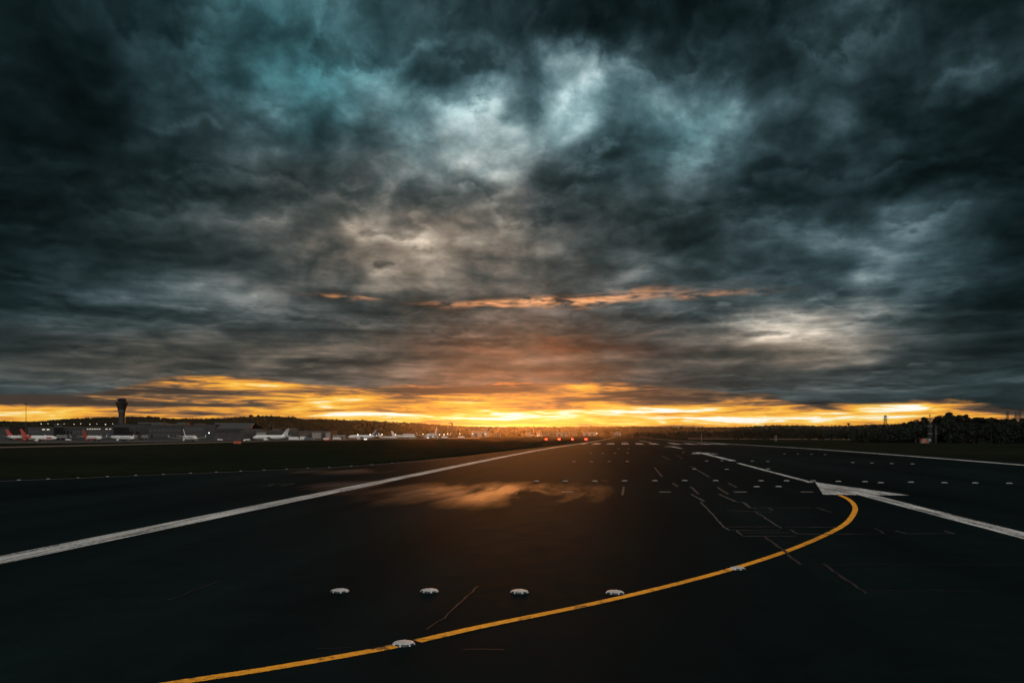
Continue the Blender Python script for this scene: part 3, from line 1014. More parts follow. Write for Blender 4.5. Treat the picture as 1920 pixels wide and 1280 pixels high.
    if fin_edge:
        MB().loft([[(q * .20 * s, yy * s, zb + dz * s) for q, yy, dz in ((-1, -10.0, 0), (1, -10.0, 0), (1, -11.6, -.1), (-1, -11.6, -.1))],
                   [(q * .17 * s, yy * s, zb + 1.4 * s) for q, yy in ((-1, -12.1), (1, -12.1), (1, -13.2), (-1, -13.2))],
                   [(q * .12 * s, yy * s, zt + .02) for q, yy in ((-1, -16.5), (1, -16.5), (1, -17.2), (-1, -17.2))]]).build('fin_edge', fin_edge, fin)
    if tail_dots:
        m = MB()
        for sx in (-1, 1):
            for i, (yy, zz) in enumerate([(-13.8, 6.6), (-15.4, 6.6), (-14.9, 8.0), (-16.4, 8.0), (-15.9, 9.4), (-17.2, 9.4), (-16.8, 10.7), (-17.9, 10.7)]):
                m.box(sx * .20 * s - .02, sx * .20 * s + .02, (yy - .5) * s, (yy + .4) * s, (zz - .45) * s, (zz + .45) * s)
        m.build('tail_pattern', PLANE_NAVY, fin)
    g = MB().tube((0, 13.4 * s, zc - 1.5 * s), (0, 13.4 * s, .4 * s), .12 * s)
    go = g.build('nose_gear', METAL, t)
    MB().tube((-.35 * s, 13.4 * s, .40 * s), (.35 * s, 13.4 * s, .40 * s), .40 * s, .40 * s, 12).build('wheel', RUBBER, go)
    if gear_light:
        MB().lathe([(0, -.42), (.3, -.3), (.42, 0), (.3, .3), (0, .42)], 12, (0, 13.9 * s, 1.7 * s)).build('landing_lamp', LAMP_WHITE, go)
        for sx in (-1, 1):
            MB().lathe([(0, -.25), (.2, -.15), (.25, 0), (.2, .15), (0, .25)], 10, (sx * 2.3 * s, 5.0 * s, zw + .1)).build('wing_lamp', LAMP_WHITE, t)
    if letters:
        txt, yl, size, sides = letters
        for sx in sides:
            cu = bpy.data.curves.new('lettering', 'FONT')
            cu.body = txt; cu.size = size; cu.align_x = 'CENTER'; cu.align_y = 'CENTER'; cu.extrude = .0
            tmp = bpy.data.objects.new('tmp', cu)
            col.objects.link(tmp)
            bpy.context.view_layer.update()
            me = bpy.data.meshes.new_from_object(tmp)
            bpy.data.objects.remove(tmp); bpy.data.curves.remove(cu)
            zo = .35 * s
            for v in me.vertices:
                zz = zo + v.co.y
                v.co = (sx * (math.sqrt(max(.01, r * r - zz * zz)) + .05), yl * s + sx * v.co.x, zc + zz)
            me.materials.append(PLANE_NAVY)
            o = bpy.data.objects.new('lettering', me)
            col.objects.link(o); o.parent = t
    return t


D = math.radians
airliner('white airliner with swept red tail, leftmost and partly hidden behind another', 47, 815, D(86), fin_mat=PLANE_RED, belly=PLANE_RED, rear=None, body=PLANE_WHITE)
airliner('white airliner with tall red tail and red nose panel beside the left mast', 72, 765, D(97), fin_mat=PLANE_RED, belly=PLANE_BEIGE, stripe=PLANE_RED, rear=PLANE_RED)
airliner('white airliner with red tail turned towards the runway below the terminal roof', 172, 790, D(128), fin_mat=PLANE_RED, belly=PLANE_RED, rear=PLANE_RED)
airliner('long white airliner with dark lettering on its nose half, below the control tower', 228, 800, D(120), fin_mat=PLANE_NAVY, rear=None, letters=('RYANAIR', 8.2, 3.3, (1, -1)))
airliner('white airliner with raised winglets and a dark tail with pale front edge', 355, 770, D(140), fin_mat=PLANE_NAVY, letters=('RYANAIR', 8.0, 3.0, (1, -1)), wing_mat=PLANE_BEIGE, fin_edge=PLANE_WHITE)
airliner('white airliner with dotted tail facing left beside the cargo sheds', 508, 800, D(-82), fin_mat=PLANE_WHITE, tail_dots=True, winglets=False)
airliner('pale airliner with striped dark tail facing left in front of the hill', 680, 905, D(-80), L=34, fin_mat=PLANE_NAVY, fin_edge=PLANE_BEIGE, winglets=False)
airliner('small pale jet half hidden behind the striped tail', 727, 960, D(100), L=24, body=PLANE_BEIGE, winglets=False, regional=True)
airliner('low beige airliner with its nose behind the taxiing plane wingtip', 757, 1020, D(96), L=32, body=PLANE_BEIGE, winglets=False, fin_mat=PLANE_BEIGE, regional=True)
airliner('white airliner taxiing head on with bright nose lamp and tall fin', 810, 800, D(190), winglets=True, gear_light=True, wing_mat=PLANE_BEIGE)
airliner('distant white airliner with glowing lamp facing us beyond the red lights', 1010, 1480, D(188), gear_light=True, wing_mat=PLANE_BEIGE)

# ------------------------------------------------------------------ control tower
TY = 1300.0
tx, ty, tz = at(228.5, TY)
tw = thing('control_tower', 'dark control tower with flared top and narrow waist on the hill skyline', 'control tower', (tx, ty, tz - .1))
kz = TY / F
Z = lambda py: zat(py, TY) - tz
MB().lathe([(5.2, 0), (4.9, Z(800)), (4.7, Z(777)), (5.1, Z(773)), (5.9, Z(768))], 28).build('shaft', TOWER_DARK, tw, smooth=True)
MB().lathe([(5.9, Z(768) + .02), (7.0, Z(763)), (8.3, Z(758.5)), (9.7, Z(754.6)), (9.7, Z(754.0)), (5.6, Z(753.9))], 28).build('gallery', TOWER_DARK, tw)
cab = MB().lathe([(5.3, Z(753.9) + .03), (5.6, Z(752.6)), (6.6, Z(748.6))], 20).build('cab', GLASS_DARK, tw)
m = MB()
for i in range(20):
    a = 2 * math.pi * i / 20
    m.tube((5.32 * math.cos(a), 5.32 * math.sin(a), Z(753.9)), (6.65 * math.cos(a), 6.65 * math.sin(a), Z(748.6)), .10, .10, 5)
m.build('mullion', DARK_METAL, cab)
MB().lathe([(6.9, Z(748.6) + .02), (7.0, Z(748.0)), (4.6, Z(747.1)), (4.2, Z(746.3)), (0, Z(746.1))], 24).build('roof', ROOF_DARK, tw)
MB().tube((1.5, 0, Z(746.3)), (1.5, 0, Z(741.5)), .12, .05).build('antenna', DARK_METAL, tw)
MB().tube((-2, .5, Z(746.3)), (-2, .5, Z(743.8)), .10, .05).build('antenna', DARK_METAL, tw)

# ------------------------------------------------------------------ masts and lamp posts
def high_mast(label, px, Y, top):
    x, y, z = at(px, Y)
    t = thing('high_mast', label, 'mast', (x, y, z - .1))
    H = zat(top, Y) - z
    MB().tube((0, 0, 0), (0, 0, H), .42, .16, 10).build('pole', DARK_METAL, t)
    hz_ = H - (757 - 748) * Y / F
    MB().lathe([(.9, hz_ - .5), (1.5, hz_ - .3), (1.5, hz_ + .3), (.9, hz_ + .5)], 16).build('head_ring', DARK_METAL, t)
    for i in range(8):
        a = 2 * math.pi * i / 8
        MB().box(-.3, .3, -.25, .25, -.35, .25).build('floodlight', DARK_METAL, t, loc=(1.8 * math.cos(a), 1.8 * math.sin(a), hz_), rotz=a)
    return t


high_mast('tall thin floodlight mast rising above the skyline at the far left', 48.8, 900, 748)
for i, (px, top) in enumerate([(449, 796), (641, 794), (660, 790), (677, 800), (735, 783)]):
    x, y, z = at(px, 1050)
    t = thing('mast', 'thin dark mast, %s from left of those standing along the middle apron' % ORD[i], 'mast', (x, y, z - .1), 0, 'thin masts along the apron')
    H = zat(top, 1050) - z
    MB().tube((0, 0, 0), (0, 0, H), .22, .10, 8).build('pole', DARK_METAL, t)
    MB().box(-.9, .9, -.15, .15, H - .3, H + .2).build('head', DARK_METAL, t)


def lamp_post(px, py, Y, label, group, size=.55, mat=None):
    x, y, z = at(px, Y)
    H = zat(py, Y) - z
    t = thing('lamp_post', label, 'lamp post', (x, y, z - .1), 0, group)
    MB().tube((0, 0, 0), (0, 0, H + .35), .14, .09, 8).build('pole', DARK_METAL, t)
    MB().box(-.7, .7, -.35, .5, H + size * .55, H + size * .55 + .22).build('hood', DARK_METAL, t)
    MB().lathe([(0, -size), (size * .7, -size * .7), (size, 0), (size * .7, size * .6), (0, size * .62)], 12, (0, -.2, H - .1)).build('lamp', mat or LAMP_WHITE, t)


for i, (px, py) in enumerate([(77.5, 794.2), (90, 793.6), (108.5, 794.3), (120.3, 793.8), (138.8, 794.4), (151.2, 794), (168.3, 794.8), (181.7, 794), (197.9, 794.7), (211.3, 794)]):
    lamp_post(px, py, 1120, 'small white lamp, %s from left in the row above the terminal roof' % ORD[i], 'lamps above the terminal roof', (.30, .20)[i % 2])
MID = [(392, 810.8, 960), (437.2, 801.3, 1000), (671, 814, 1080), (675.5, 816, 1000), (694, 814, 1080), (706.4, 816, 1000), (716.3, 814, 1080), (742, 814, 1080), (793.1, 813.2, 1150),
       (816.9, 814.2, 1150), (824.2, 814, 1150), (832.5, 814, 1150), (839.1, 812.7, 1150), (862, 812.7, 1200), (886, 812.6, 1250), (909.6, 812.8, 1250), (1119.2, 811.9, 1900)]
for i, (px, py, Y) in enumerate(MID):
    lamp_post(px, py, Y, 'bright apron lamp, %s from left between the hangar and the runway' % ORD[i], 'bright lamps along the apron', .5 if Y < 1500 else .7)

# ------------------------------------------------------------------ terminal, hangars and sheds
def building(name, label, x0, x1, top, Y, depth, wall, roof=None, fascia=None, cat='building', base=0.0):
    """straight block between two view columns; local origin at its front middle on the ground"""
    xa, ya, za = at((x0 + x1) / 2, Y)
    W = (x1 - x0) / F * Y / 2
    H = zat(top, Y) - za
    t = thing(name, label, cat, (xa, ya, za - .05))
    MB().box(-W, W, 0, depth, 0, H).build('wall', wall, t)
    MB().box(-W - .4, W + .4, -.5, depth + .4, H + .003, H + .5).build('roof', roof or ROOF_DARK, t)
    if fascia:
        MB().box(-W - .3, W + .3, -.62, -.503, H - .5, H + .55).build('fascia', fascia, t)
    t['H'] = H; t['W'] = W
    return t, W, H


def windows(t, W, H, n, x0, x1, z0, z1, mat, name='window', frame=True):
    for i in range(n):
        c0 = -W + 2 * W * (x0 + (x1 - x0) * i / n)
        c1 = -W + 2 * W * (x0 + (x1 - x0) * (i + .62) / n)
        o = MB().box(c0, c1, -.06, .02, H * z0, H * z1).build(name, mat, t)
        if frame:
            MB().add([(c0 - .14, -.13, H * z0 - .14), (c1 + .14, -.13, H * z0 - .14), (c1 + .14, -.13, H * z1 + .14), (c0 - .14, -.13, H * z1 + .14),
                      (c0, -.13, H * z0), (c1, -.13, H * z0), (c1, -.13, H * z1), (c0, -.13, H * z1),
                      (c0 - .14, -.005, H * z0 - .14), (c1 + .14, -.005, H * z0 - .14), (c1 + .14, -.005, H * z1 + .14), (c0 - .14, -.005, H * z1 + .14)],
                     [(0, 1, 5, 4), (1, 2, 6, 5), (2, 3, 7, 6), (3, 0, 4, 7), (0, 8, 9, 1), (1, 9, 10, 2), (2, 10, 11, 3), (3, 11, 8, 0)]).build('frame', METAL, o)


def doors(t, W, H, spans, mat, top=.6):
    for a, b_ in spans:
        MB().box(-W + 2 * W * a, -W + 2 * W * b_, -.1, .02, 0, H * top).build('door', mat, t)


t, W, H = building('shed', 'low dark shed at the far left edge behind the red tails', -60, 18, 801.5, 985, 40, WALL_DARK, ROOF_DARK, WALL_MID)
doors(t, W, H, [(.55, .68), (.75, .9)], WALL_MID)
t, W, H = building('terminal_pier', 'long low terminal pier with pale roof edge left of the square block', 52, 101, 802, 960, 26, WALL_DARK, ROOF_DARK, ROOF_GREY)
windows(t, W, H, 10, .03, .98, .62, .82, GLASS_DARK)
windows(t, W, H, 2, .55, .9, .84, .92, LAMP_DIM, frame=False)
t, W, H = building('stair_block', 'square dark roof block standing above the terminal pier', 101.5, 116.5, 795.6, 1000, 14, WALL_DARK, ROOF_GREY)
windows(t, W, H, 2, .1, .9, .55, .8, GLASS_DARK)
t, W, H = building('terminal_hall', 'wide terminal hall with pale roof edge and lit clerestory windows', 117, 213, 801.3, 980, 40, WALL_DARK, ROOF_DARK, ROOF_GREY)
windows(t, W, H, 14, .02, .98, .50, .74, GLASS_DARK)
windows(t, W, H, 6, .48, .76, .86, .92, LAMP_DIM, frame=False)
windows(t, W, H, 2, .84, .98, .86, .92, LAMP_DIM, frame=False)
t, W, H = building('terminal_block', 'tall plain dark terminal block under the control tower', 213, 277, 794.8, 1040, 60, WALL_DARK, ROOF_DARK)
windows(t, W, H, 6, .08, .92, .68, .76, GLASS_DARK)
windows(t, W, H, 3, .25, .85, .36, .52, GLASS_DARK)
m = MB().box(W * .25, W * 1.0, 8, 30, H + .503, H + 2.6).build('plant_room', ROOF_GREY, t)
t, W, H = building('terminal_wing', 'long dark terminal wing behind the winglet airliner', 277.5, 344, 797.5, 1020, 50, WALL_DARK, ROOF_DARK, WALL_MID)
windows(t, W, H, 8, .04, .96, .62, .74, GLASS_DARK)
windows(t, W, H, 8, .04, .96, .25, .42, GLASS_DARK)
for i, (a, b_, tp) in enumerate([(.0, .32, 4.2), (.42, .60, 2.6), (.72, .97, 4.0)]):
    MB().box(-W + 2 * W * a, -W + 2 * W * b_, 10, 24, H + .503, H + tp).build('roof_unit', ROOF_GREY, t)
t, W, H = building('office_block', 'grey office block with a row of dark square windows', 344.5, 385, 796.8, 1010, 30, WALL_MID, ROOF_DARK)
windows(t, W, H, 7, .14, .97, .62, .80, GLASS_DARK)
windows(t, W, H, 3, .45, .9, .12, .42, GLASS_DARK)
MB().box(-W * .2, W * .55, 6, 16, H + .503, H + 2.2).build('roof_unit', ROOF_GREY, t)
# hangar with a low gable facing sideways
xa, ya, za = at(427, 985)
hg = thing('hangar', 'big grey hangar with sloping sheet roof right of the office block', 'hangar', (xa, ya, za - .05))
q = 985 / F
Hh, He = zat(793.2, 985) - za, zat(804.0, 985) - za
wl, wr = -42 * q, 42 * q
MB().add([(wl + 12, 0, 0), (wr, 0, 0), (wr, 60, 0), (wl + 12, 60, 0), (wl + 12, 0, He), (wr, 0, He), (wr, 60, He), (wl + 12, 60, He)],
         [(0, 1, 5, 4), (1, 2, 6, 5), (2, 3, 7, 6), (3, 0, 4, 7)]).build('wall', WALL_MID, hg)
MB().add([(wl + 14, -1.5, He + .05), (wr + 1, -1.5, He + .05), (wr - 4, 30, Hh), (wl, 30, Hh + .6), (wl + 14, 61.5, He + .05), (wr + 1, 61.5, He + .05),
          (wl + 14, -1.5, He + .65), (wr + 1, -1.5, He + .65), (wr - 4, 30, Hh + .6), (wl, 30, Hh + 1.2), (wl + 14, 61.5, He + .65), (wr + 1, 61.5, He + .65)],
         [(0, 1, 2, 3), (3, 2, 5, 4), (6, 9, 8, 7), (9, 10, 11, 8), (0, 6, 7, 1), (1, 7, 8, 2), (2, 8, 11, 5), (5, 11, 10, 4), (4, 10, 9, 3), (3, 9, 6, 0)]).build('roof', ROOF_GREY, hg)
MB().box(wl + 12, wr, -.7, -.05, He - 3.4, He - .6).build('canopy', ROOF_DARK, hg)
MB().box(wl - .5, wl + 11.98, 1.0, 50, 0, Hh * .93).build('annex', WALL_DARK, hg)
for a, b_ in ((-.6, -.45), (.0, .12), (.5, .62)):
    MB().box(wl + (wr - wl) * (a + 1) / 2, wl + (wr - wl) * (b_ + 1) / 2, -.1, -.01, 0, He * .42).build('door', DARK_METAL, hg)
for i in range(4):
    c = wl + 16 + i * 9
    MB().box(c, c + 1.2, -.1, -.01, He * .45, He * .62).build('window', GLASS_DARK, hg)
t, W, H = building('cargo_shed', 'long flat cargo shed with dark loading bays behind the dotted tail', 450, 560, 807.5, 955, 40, WALL_MID, ROOF_DARK, ROOF_GREY)
doors(t, W, H, [(.07, .26), (.46, .72)], ROOF_DARK, .72)
MB().box(-W + 2 * W * .28, -W + 2 * W * .44, -.12, .01, H * .3, H * .86).build('panel', WALL_LIGHT, t)
for i, (a, b_, tp) in enumerate([(.02, .10, 3.2), (.14, .34, 2.2), (.5, .62, 2.8), (.8, .92, 3.4)]):
    MB().box(-W + 2 * W * a, -W + 2 * W * b_, 12, 22, H + .503, H + tp).build('roof_unit', WALL_BROWN, t)
t, W, H = building('cargo_shed', 'brownish cargo shed with pale wall panels beside parked trucks', 560.5, 620, 808.2, 950, 36, WALL_BROWN, ROOF_GREY, ROOF_GREY)
doors(t, W, H, [(.3, .4), (.72, .82)], ROOF_DARK, .7)
MB().box(-W + 2 * W * .42, -W + 2 * W * .70, -.14, .01, H * .22, H * .88).build('panel', WALL_LIGHT, t)
MB().box(-W + 2 * W * .84, -W + 2 * W * .99, -.14, .01, H * .1, H * .88).build('panel', WALL_LIGHT, t)
t, W, H = building('store', 'small pale store right of the brownish cargo shed', 624, 646, 815, 940, 10, WALL_LIGHT, ROOF_GREY)
doors(t, W, H, [(.1, .3), (.6, .9)], WALL_BROWN, .7)
t, W, H = building('hall', 'pale hall with bright white roof edge behind the beige airliner', 756, 774.5, 813.4, 1120, 24, WALL_LIGHT, BOX_WHITE, BOX_WHITE)
doors(t, W, H, [(.3, .6)], WALL_MID, .6)
for i, (a, b_, tp, Y, wl_) in enumerate([(883, 917, 807.5, 2100, WALL_LIGHT), (925, 938, 811.5, 1900, WALL_BROWN), (988, 996, 809.5, 2100, WALL_LIGHT), (1020, 1041, 808.5, 2150, WALL_BROWN), (1043, 1064, 810.8, 2100, WALL_LIGHT),
                                       (1068, 1082, 808.3, 2200, WALL_BROWN), (1094, 1118, 809.6, 2250, WALL_LIGHT), (1152, 1164, 809.8, 2300, WALL_LIGHT)]):
    nm = ['leftmost', 'second from left', 'third from left', 'fourth from left', 'fifth from left', 'sixth from left', 'seventh from left', 'rightmost'][i]
    t, W, H = building('warehouse', 'faint distant warehouse in the orange glow, %s of them' % nm, a, b_, tp, Y, 30, wl_, ROOF_GREY)
    t['group'] = 'distant warehouses in the glow'
    doors(t, W, H, [(.2, .35), (.6, .75)], WALL_MID, .6)

# ------------------------------------------------------------------ jet bridges
def jet_bridge(label, px, w, Y, yaw):
    x, y, z = at(px, Y)
    t = thing('jet_bridge', label, 'jet bridge', (x, y, z - .05), yaw, 'jet bridges')
    L_ = w / F * Y
    MB().box(-L_ / 2, L_ / 2, -1.4, 1.4, 3.4, 6.3).build('tunnel', WALL_LIGHT, t)
    MB().box(L_ / 2 - .2, L_ / 2 + 3.0, -1.9, 1.9, 3.1, 6.7).build('cab', WALL_MID, t)
    for sx in (-.15, .35):
        MB().tube((L_ * sx, -.9, 0), (L_ * sx, -.9, 3.4), .22).build('leg', METAL, t)
        MB().tube((L_ * sx, .9, 0), (L_ * sx, .9, 3.4), .22).build('leg', METAL, t)
    m = MB()
    n = max(3, int(L_ / 1.6))
    for i in range(n):
        c = -L_ / 2 + L_ * (i + .2) / n
        m.box(c, c + L_ * .5 / n, -1.44, -1.38, 4.5, 5.5)
    m.build('window', GLASS_DARK, t)


jet_bridge('pale jet bridge right of the red nose panel airliner', 117, 20, 880, .1)
jet_bridge('short grey jet bridge beyond the lettered airliner nose', 254, 9, 900, .2)
jet_bridge('grey jet bridge standing alone before the dark terminal wing', 273, 13, 900, 0)

# ------------------------------------------------------------------ apron vehicles
def truck(label, px, Y, L_, H_, yaw, body, cabm, name='truck', lamps=False):
    x, y, z = at(px, Y)
    t = thing(name, label, name.replace('_', ' '), (x, y, z - .02), yaw, 'service vehicles on the apron')
    MB().box(-L_ / 2, L_ * .28, -1.2, 1.2, .95, H_).build('cargo_box', body, t)
    cabz = min(H_, 2.7)
    cb = MB().add([(L_ * .3, -1.15, .55), (L_ / 2, -1.15, .55), (L_ / 2, 1.15, .55), (L_ * .3, 1.15, .55), (L_ * .3, -1.1, cabz), (L_ * .45, -1.1, cabz), (L_ * .45, 1.1, cabz), (L_ * .3, 1.1, cabz)],
                  [(0, 3, 2, 1), (4, 5, 6, 7), (0, 1, 5, 4), (1, 2, 6, 5), (2, 3, 7, 6), (3, 0, 4, 7)]).build('cab', cabm, t)
    MB().box(L_ * .33, L_ * .43, -1.18, 1.18, 1.55, 2.25).build('window', GLASS_DARK, cb)
    MB().box(-L_ / 2, L_ * .46, -.9, .9, .5, .93).build('chassis', DARK_METAL, t)
    for sx in (-.34, -.18, .39):
        for sy in (-1, 1):
            MB().tube((L_ * sx, sy * 1.0, .5), (L_ * sx, sy * 1.25, .5), .5, .5, 12).build('wheel', RUBBER, t)
    if lamps:
        for sy in (-.8, .8):
            MB().box(L_ / 2 + .005, L_ / 2 + .12, sy - .25, sy + .25, .8, 1.3).build('headlight', LAMP_WHITE, t)


V = [('white box truck behind the tail of the dotted airliner', 553, 870, 12.5, 3.9, 0, BOX_WHITE, BOX_WHITE, 'truck', False),
     ('tall pale catering truck before the brownish shed', 569, 850, 6.5, 4.2, .3, BOX_WHITE, BOX_BLUE, 'catering_truck', False),
     ('dark blue fuel truck left of the white wall panel', 580, 800, 9.5, 2.9, 0, BOX_BLUE, BOX_BLUE, 'fuel_truck', False),
     ('white service van at the nose of the dotted airliner', 463.5, 780, 5.0, 2.2, D(-160), BOX_WHITE, BOX_WHITE, 'van', True),
     ('small pale van crossing below the grey hangar', 413, 850, 5.0, 2.2, 0, BOX_WHITE, BOX_WHITE, 'van', False),
     ('dark tug with pale top under the brownish shed end', 613, 800, 7.0, 2.4, .2, BOX_WHITE, BOX_RED, 'tug', False),
     ('white truck below the pale store', 632, 850, 8.5, 3.0, 0, BOX_WHITE, BOX_WHITE, 'truck', False),
     ('car with two bright headlights on the grass edge before the striped tail', 686.5, 720, 4.6, 1.7, D(-95), BOX_WHITE, BOX_WHITE, 'car', True),
     ('small white van under the terminal pier roof', 128.5, 840, 5.2, 2.3, 0, BOX_WHITE, BOX_WHITE, 'van', False),
     ('pale box truck right of the taxiing airliner', 834, 1010, 8.0, 3.0, .1, BOX_WHITE, BOX_WHITE, 'truck', False),
     ('faint white truck alone in the glow right of the taxiing airliner', 865, 1050, 8.0, 3.0, 0, BOX_WHITE, BOX_WHITE, 'truck', False)]
for v in V:
    truck(*v)

# ------------------------------------------------------------------ boards and signs
def board(label, px, py, w, h, mat, legs=2, name='ground_sign', text=None):
    x, y, z = gp(px, py)
    t = thing(name, label, 'sign', (x, y, z - .03))
    MB().box(-w / 2, w / 2, -.08, .08, .25, .25 + h).build('panel', mat, t)
    MB().box(-w / 2 - .06, w / 2 + .06, -.12, .12, .25 + h + .002, .25 + h + .07).build('frame', DARK_METAL, t)
    for s in (-.35, .35):
        MB().tube((w * s, 0, -.05), (w * s, 0, .25), .05).build('leg', METAL, t)


board('orange red board lying low on the grass below the hangar', 445, 832.6, 2.3, .75, SIGN_ORANGE)
board('dark red board on the taxiway edge below the pale store', 611.5, 825.9, 3.6, .8, BOX_RED)
board('pale red board just right of the dark red one', 622, 825.4, 3.0, .6, SIGN_ORANGE)
board('pale board on the right grass beside a thin white post', 1323, 818.6, 3.4, .5, BOX_WHITE)


def post(label, px, Y, top, r=.12, mat=None, group=None):
    x, y, z = at(px, Y)
    H_ = zat(top, Y) - z
    t = thing('marker_post', label, 'post', (x, y, z - .1), 0, group)
    MB().tube((0, 0, 0), (0, 0, H_), r, r * .8, 8).build('pole', mat or WALL_LIGHT, t)
    MB().box(-.3, .3, -.25, .25, -.02, .15).build('footing', CONCRETE, t)


post('thin white post on the right grass beside the pale board', 1315.3, 420, 811.6, .12)
post('white post of a close pair before the dark wood, left one', 1453, 430, 815.6, .16, None, 'white posts in pairs')
post('white post of a close pair before the dark wood, right one', 1455.6, 430, 815.2, .2, None, 'white posts in pairs')
post('faint post of the wide pair before the right wood, left one', 1668, 390, 816.2, .1, METAL, 'faint posts in a wide pair')
post('faint post of the wide pair before the right wood, right one', 1680.5, 390, 816.2, .1, METAL, 'faint posts in a wide pair')
post('short pale post left of the orange equipment cabin', 1717.3, 350, 822.2, .14)
post('short white post on the right grass in front of the T shaped mast', 1598, 380, 822.6, .2)


# ------------------------------------------------------------------ lattice masts
def lattice(name, label, px, Y, top, w0, w1, arms=(), mat=None, cat='mast', nseg=8, r=.09, base=None):
    x, y, z = at(px, Y)
    if base is not None:
        z = base
    H_ = zat(top, Y) - z
    t = thing(name, label, cat, (x, y, z - .1))
    m = MB()
    mat = mat or DARK_METAL
    P = lambda i, q: (q[0] * (w0 + (w1 - w0) * i / nseg) / 2, q[1] * (w0 + (w1 - w0) * i / nseg) / 2, H_ * i / nseg)
    cs = [(-1, -1), (1, -1), (1, 1), (-1, 1)]
    for c in cs:
        m.tube(P(0, c), P(nseg, c), r * 1.3, r, 6)
    for i in range(nseg):
        for a, b_ in zip(cs, cs[1:] + cs[:1]):
            m.tube(P(i, a), P(i + 1, b_), r * .7, r * .7, 5)
            m.tube(P(i + 1, a), P(i + 1, b_), r * .7, r * .7, 5)
    m.build('frame', mat, t)
    for py, half, hh in arms:
        zz = zat(py, Y) - z
        MB().box(-half, half, -.35, .35, zz - hh, zz + hh).build('crossarm', METAL if name == 'antenna_mast' else mat, t)
    return t


g = lattice('antenna_mast', 'lattice antenna mast with two pale crossbars before the right wood', 1743.5, 328, 783, 1.0, .8, [(798, .9, .16), (812.2, .9, .16), (788, .5, .1)], DARK_METAL, nseg=12, r=.05)
MB().tube((0, 0, zat(783, 328) - g.location.z), (0, 0, zat(776, 328) - g.location.z), .10, .05).build('whip', DARK_METAL, g)
MB().box(-.2, .2, -.2, .2, zat(778.6, 328) - g.location.z - .25, zat(778.6, 328) - g.location.z + .25).build('beacon', DARK_METAL, g)
lattice('antenna_mast', 'fainter thin lattice mast just right of the crossbar mast', 1754.5, 334, 797, .6, .4, [(807, .3, .1), (812, .35, .1)], DARK_METAL, nseg=10, r=.04)
x, y, z = at(1735.5, 322)
cbn = thing('equipment_cabin', 'small orange and white checked equipment cabin at the mast foot', 'cabin', (x, y, z - .05))
for i in range(3):
    for j in range(2):
        MB().box(-1.5 + i * 1.0 + .002, -.5 + i * 1.0 - .002, 0, 1.6, j * .9 + .002, j * .9 + .898).build('panel', (WALL_LIGHT, SIGN_ORANGE)[(i + j) % 2], cbn)
MB().box(-1.65, 1.65, -.15, 1.75, 1.80, 1.92).build('roof', ROOF_DARK, cbn)
MB().box(.6, 1.7, -.9, .0, .75, 1.7).build('cabinet', WALL_LIGHT, cbn)
lattice('power_pylon', 'power pylon with two crossarms standing on the right skyline', 1660, 1500, 778, 7, 2.2, [(782, 5.5, .35), (786, 5.0, .35), (779.5, 3.0, .3)], None, 'pylon', 7, .32)
for i, px in enumerate((1889, 1905, 1912)):
    lattice('antenna_mast', 'lattice mast on the skyline above the right wood, %s of three' % ('leftmost', 'middle', 'rightmost')[i], px, 620, (770, 772, 769)[i], 1.6, 1.2, [((773, 775, 772)[i], 1.6, .2)], None, 'mast', 9, .12)
x, y, z = at(1591, 1400)
wt = thing('water_tower', 'small dark mushroom shaped tower on the right skyline', 'water tower', (x, y, z - .1))
k_ = 1400 / F
MB().lathe([(1.2, 0), (1.0, zat(796, 1400) - z)], 14).build('shaft', TOWER_DARK, wt)
zz = zat(796, 1400) - z
MB().lathe([(1.1, zz + .02), (1.8, zz + .6), (2.6, zz + 1.5), (2.7, zz + 2.6), (2.2, zz + 2.9), (0, zz + 3.0)], 18).build('tank', TOWER_DARK, wt)
x, y, z = at(847.5, 1700)
rt_ = thing('radar_tower', 'dark tower with a wide flat bar on top against the sunset', 'radar tower', (x, y, z - .1))
k_ = 1700 / F
zz = zat(793, 1700) - z
MB().box(-1.3 * k_, 1.6 * k_, -2.2, 2.2, 0, zz).build('shaft', TOWER_DARK, rt_)
MB().box(-6.5 * k_, .9 * k_, -2.6, 2.6, zz + .02, zz + 1.6 * k_).build('head', TOWER_DARK, rt_)
MB().tube((-5.2 * k_, 0, zat(799, 1700) - z), (-5.2 * k_, 0, zz), .35).build('strut', TOWER_DARK, rt_)
# ------------------------------------------------------------------ hills
RIDGE = [(-900, 800), (-500, 793), (-260, 793), (-60, 791), (0, 790.5), (60, 791), (100, 789), (130, 787), (170, 784), (200, 782.5), (240, 781.8), (280, 782), (310, 785), (330, 786.5), (350, 786), (390, 786), (420, 784.5),
         (460, 782.5), (500, 781.5), (540, 783.5), (570, 787), (600, 787), (650, 789.5), (700, 791), (750, 793), (790, 796), (850, 799), (900, 800.5), (960, 801.5), (1050, 801.8), (1100, 801.3), (1180, 800.6), (1230, 801),
         (1300, 801.5), (1380, 802), (1410, 800.5), (1440, 799), (1500, 798), (1560, 800.5), (1600, 799), (1640, 797), (1700, 795), (1800, 792), (1920, 790), (2200, 790), (2800, 794)]
DIST = [(-260, 2000), (300, 2100), (560, 2400), (760, 3000), (1000, 4300), (1300, 4400), (1450, 3200), (1700, 2600), (2200, 2400)]
vs, fs = [], []
NR = 14
cols_ = list(range(-900, 2801, 10))
HILLP = {}


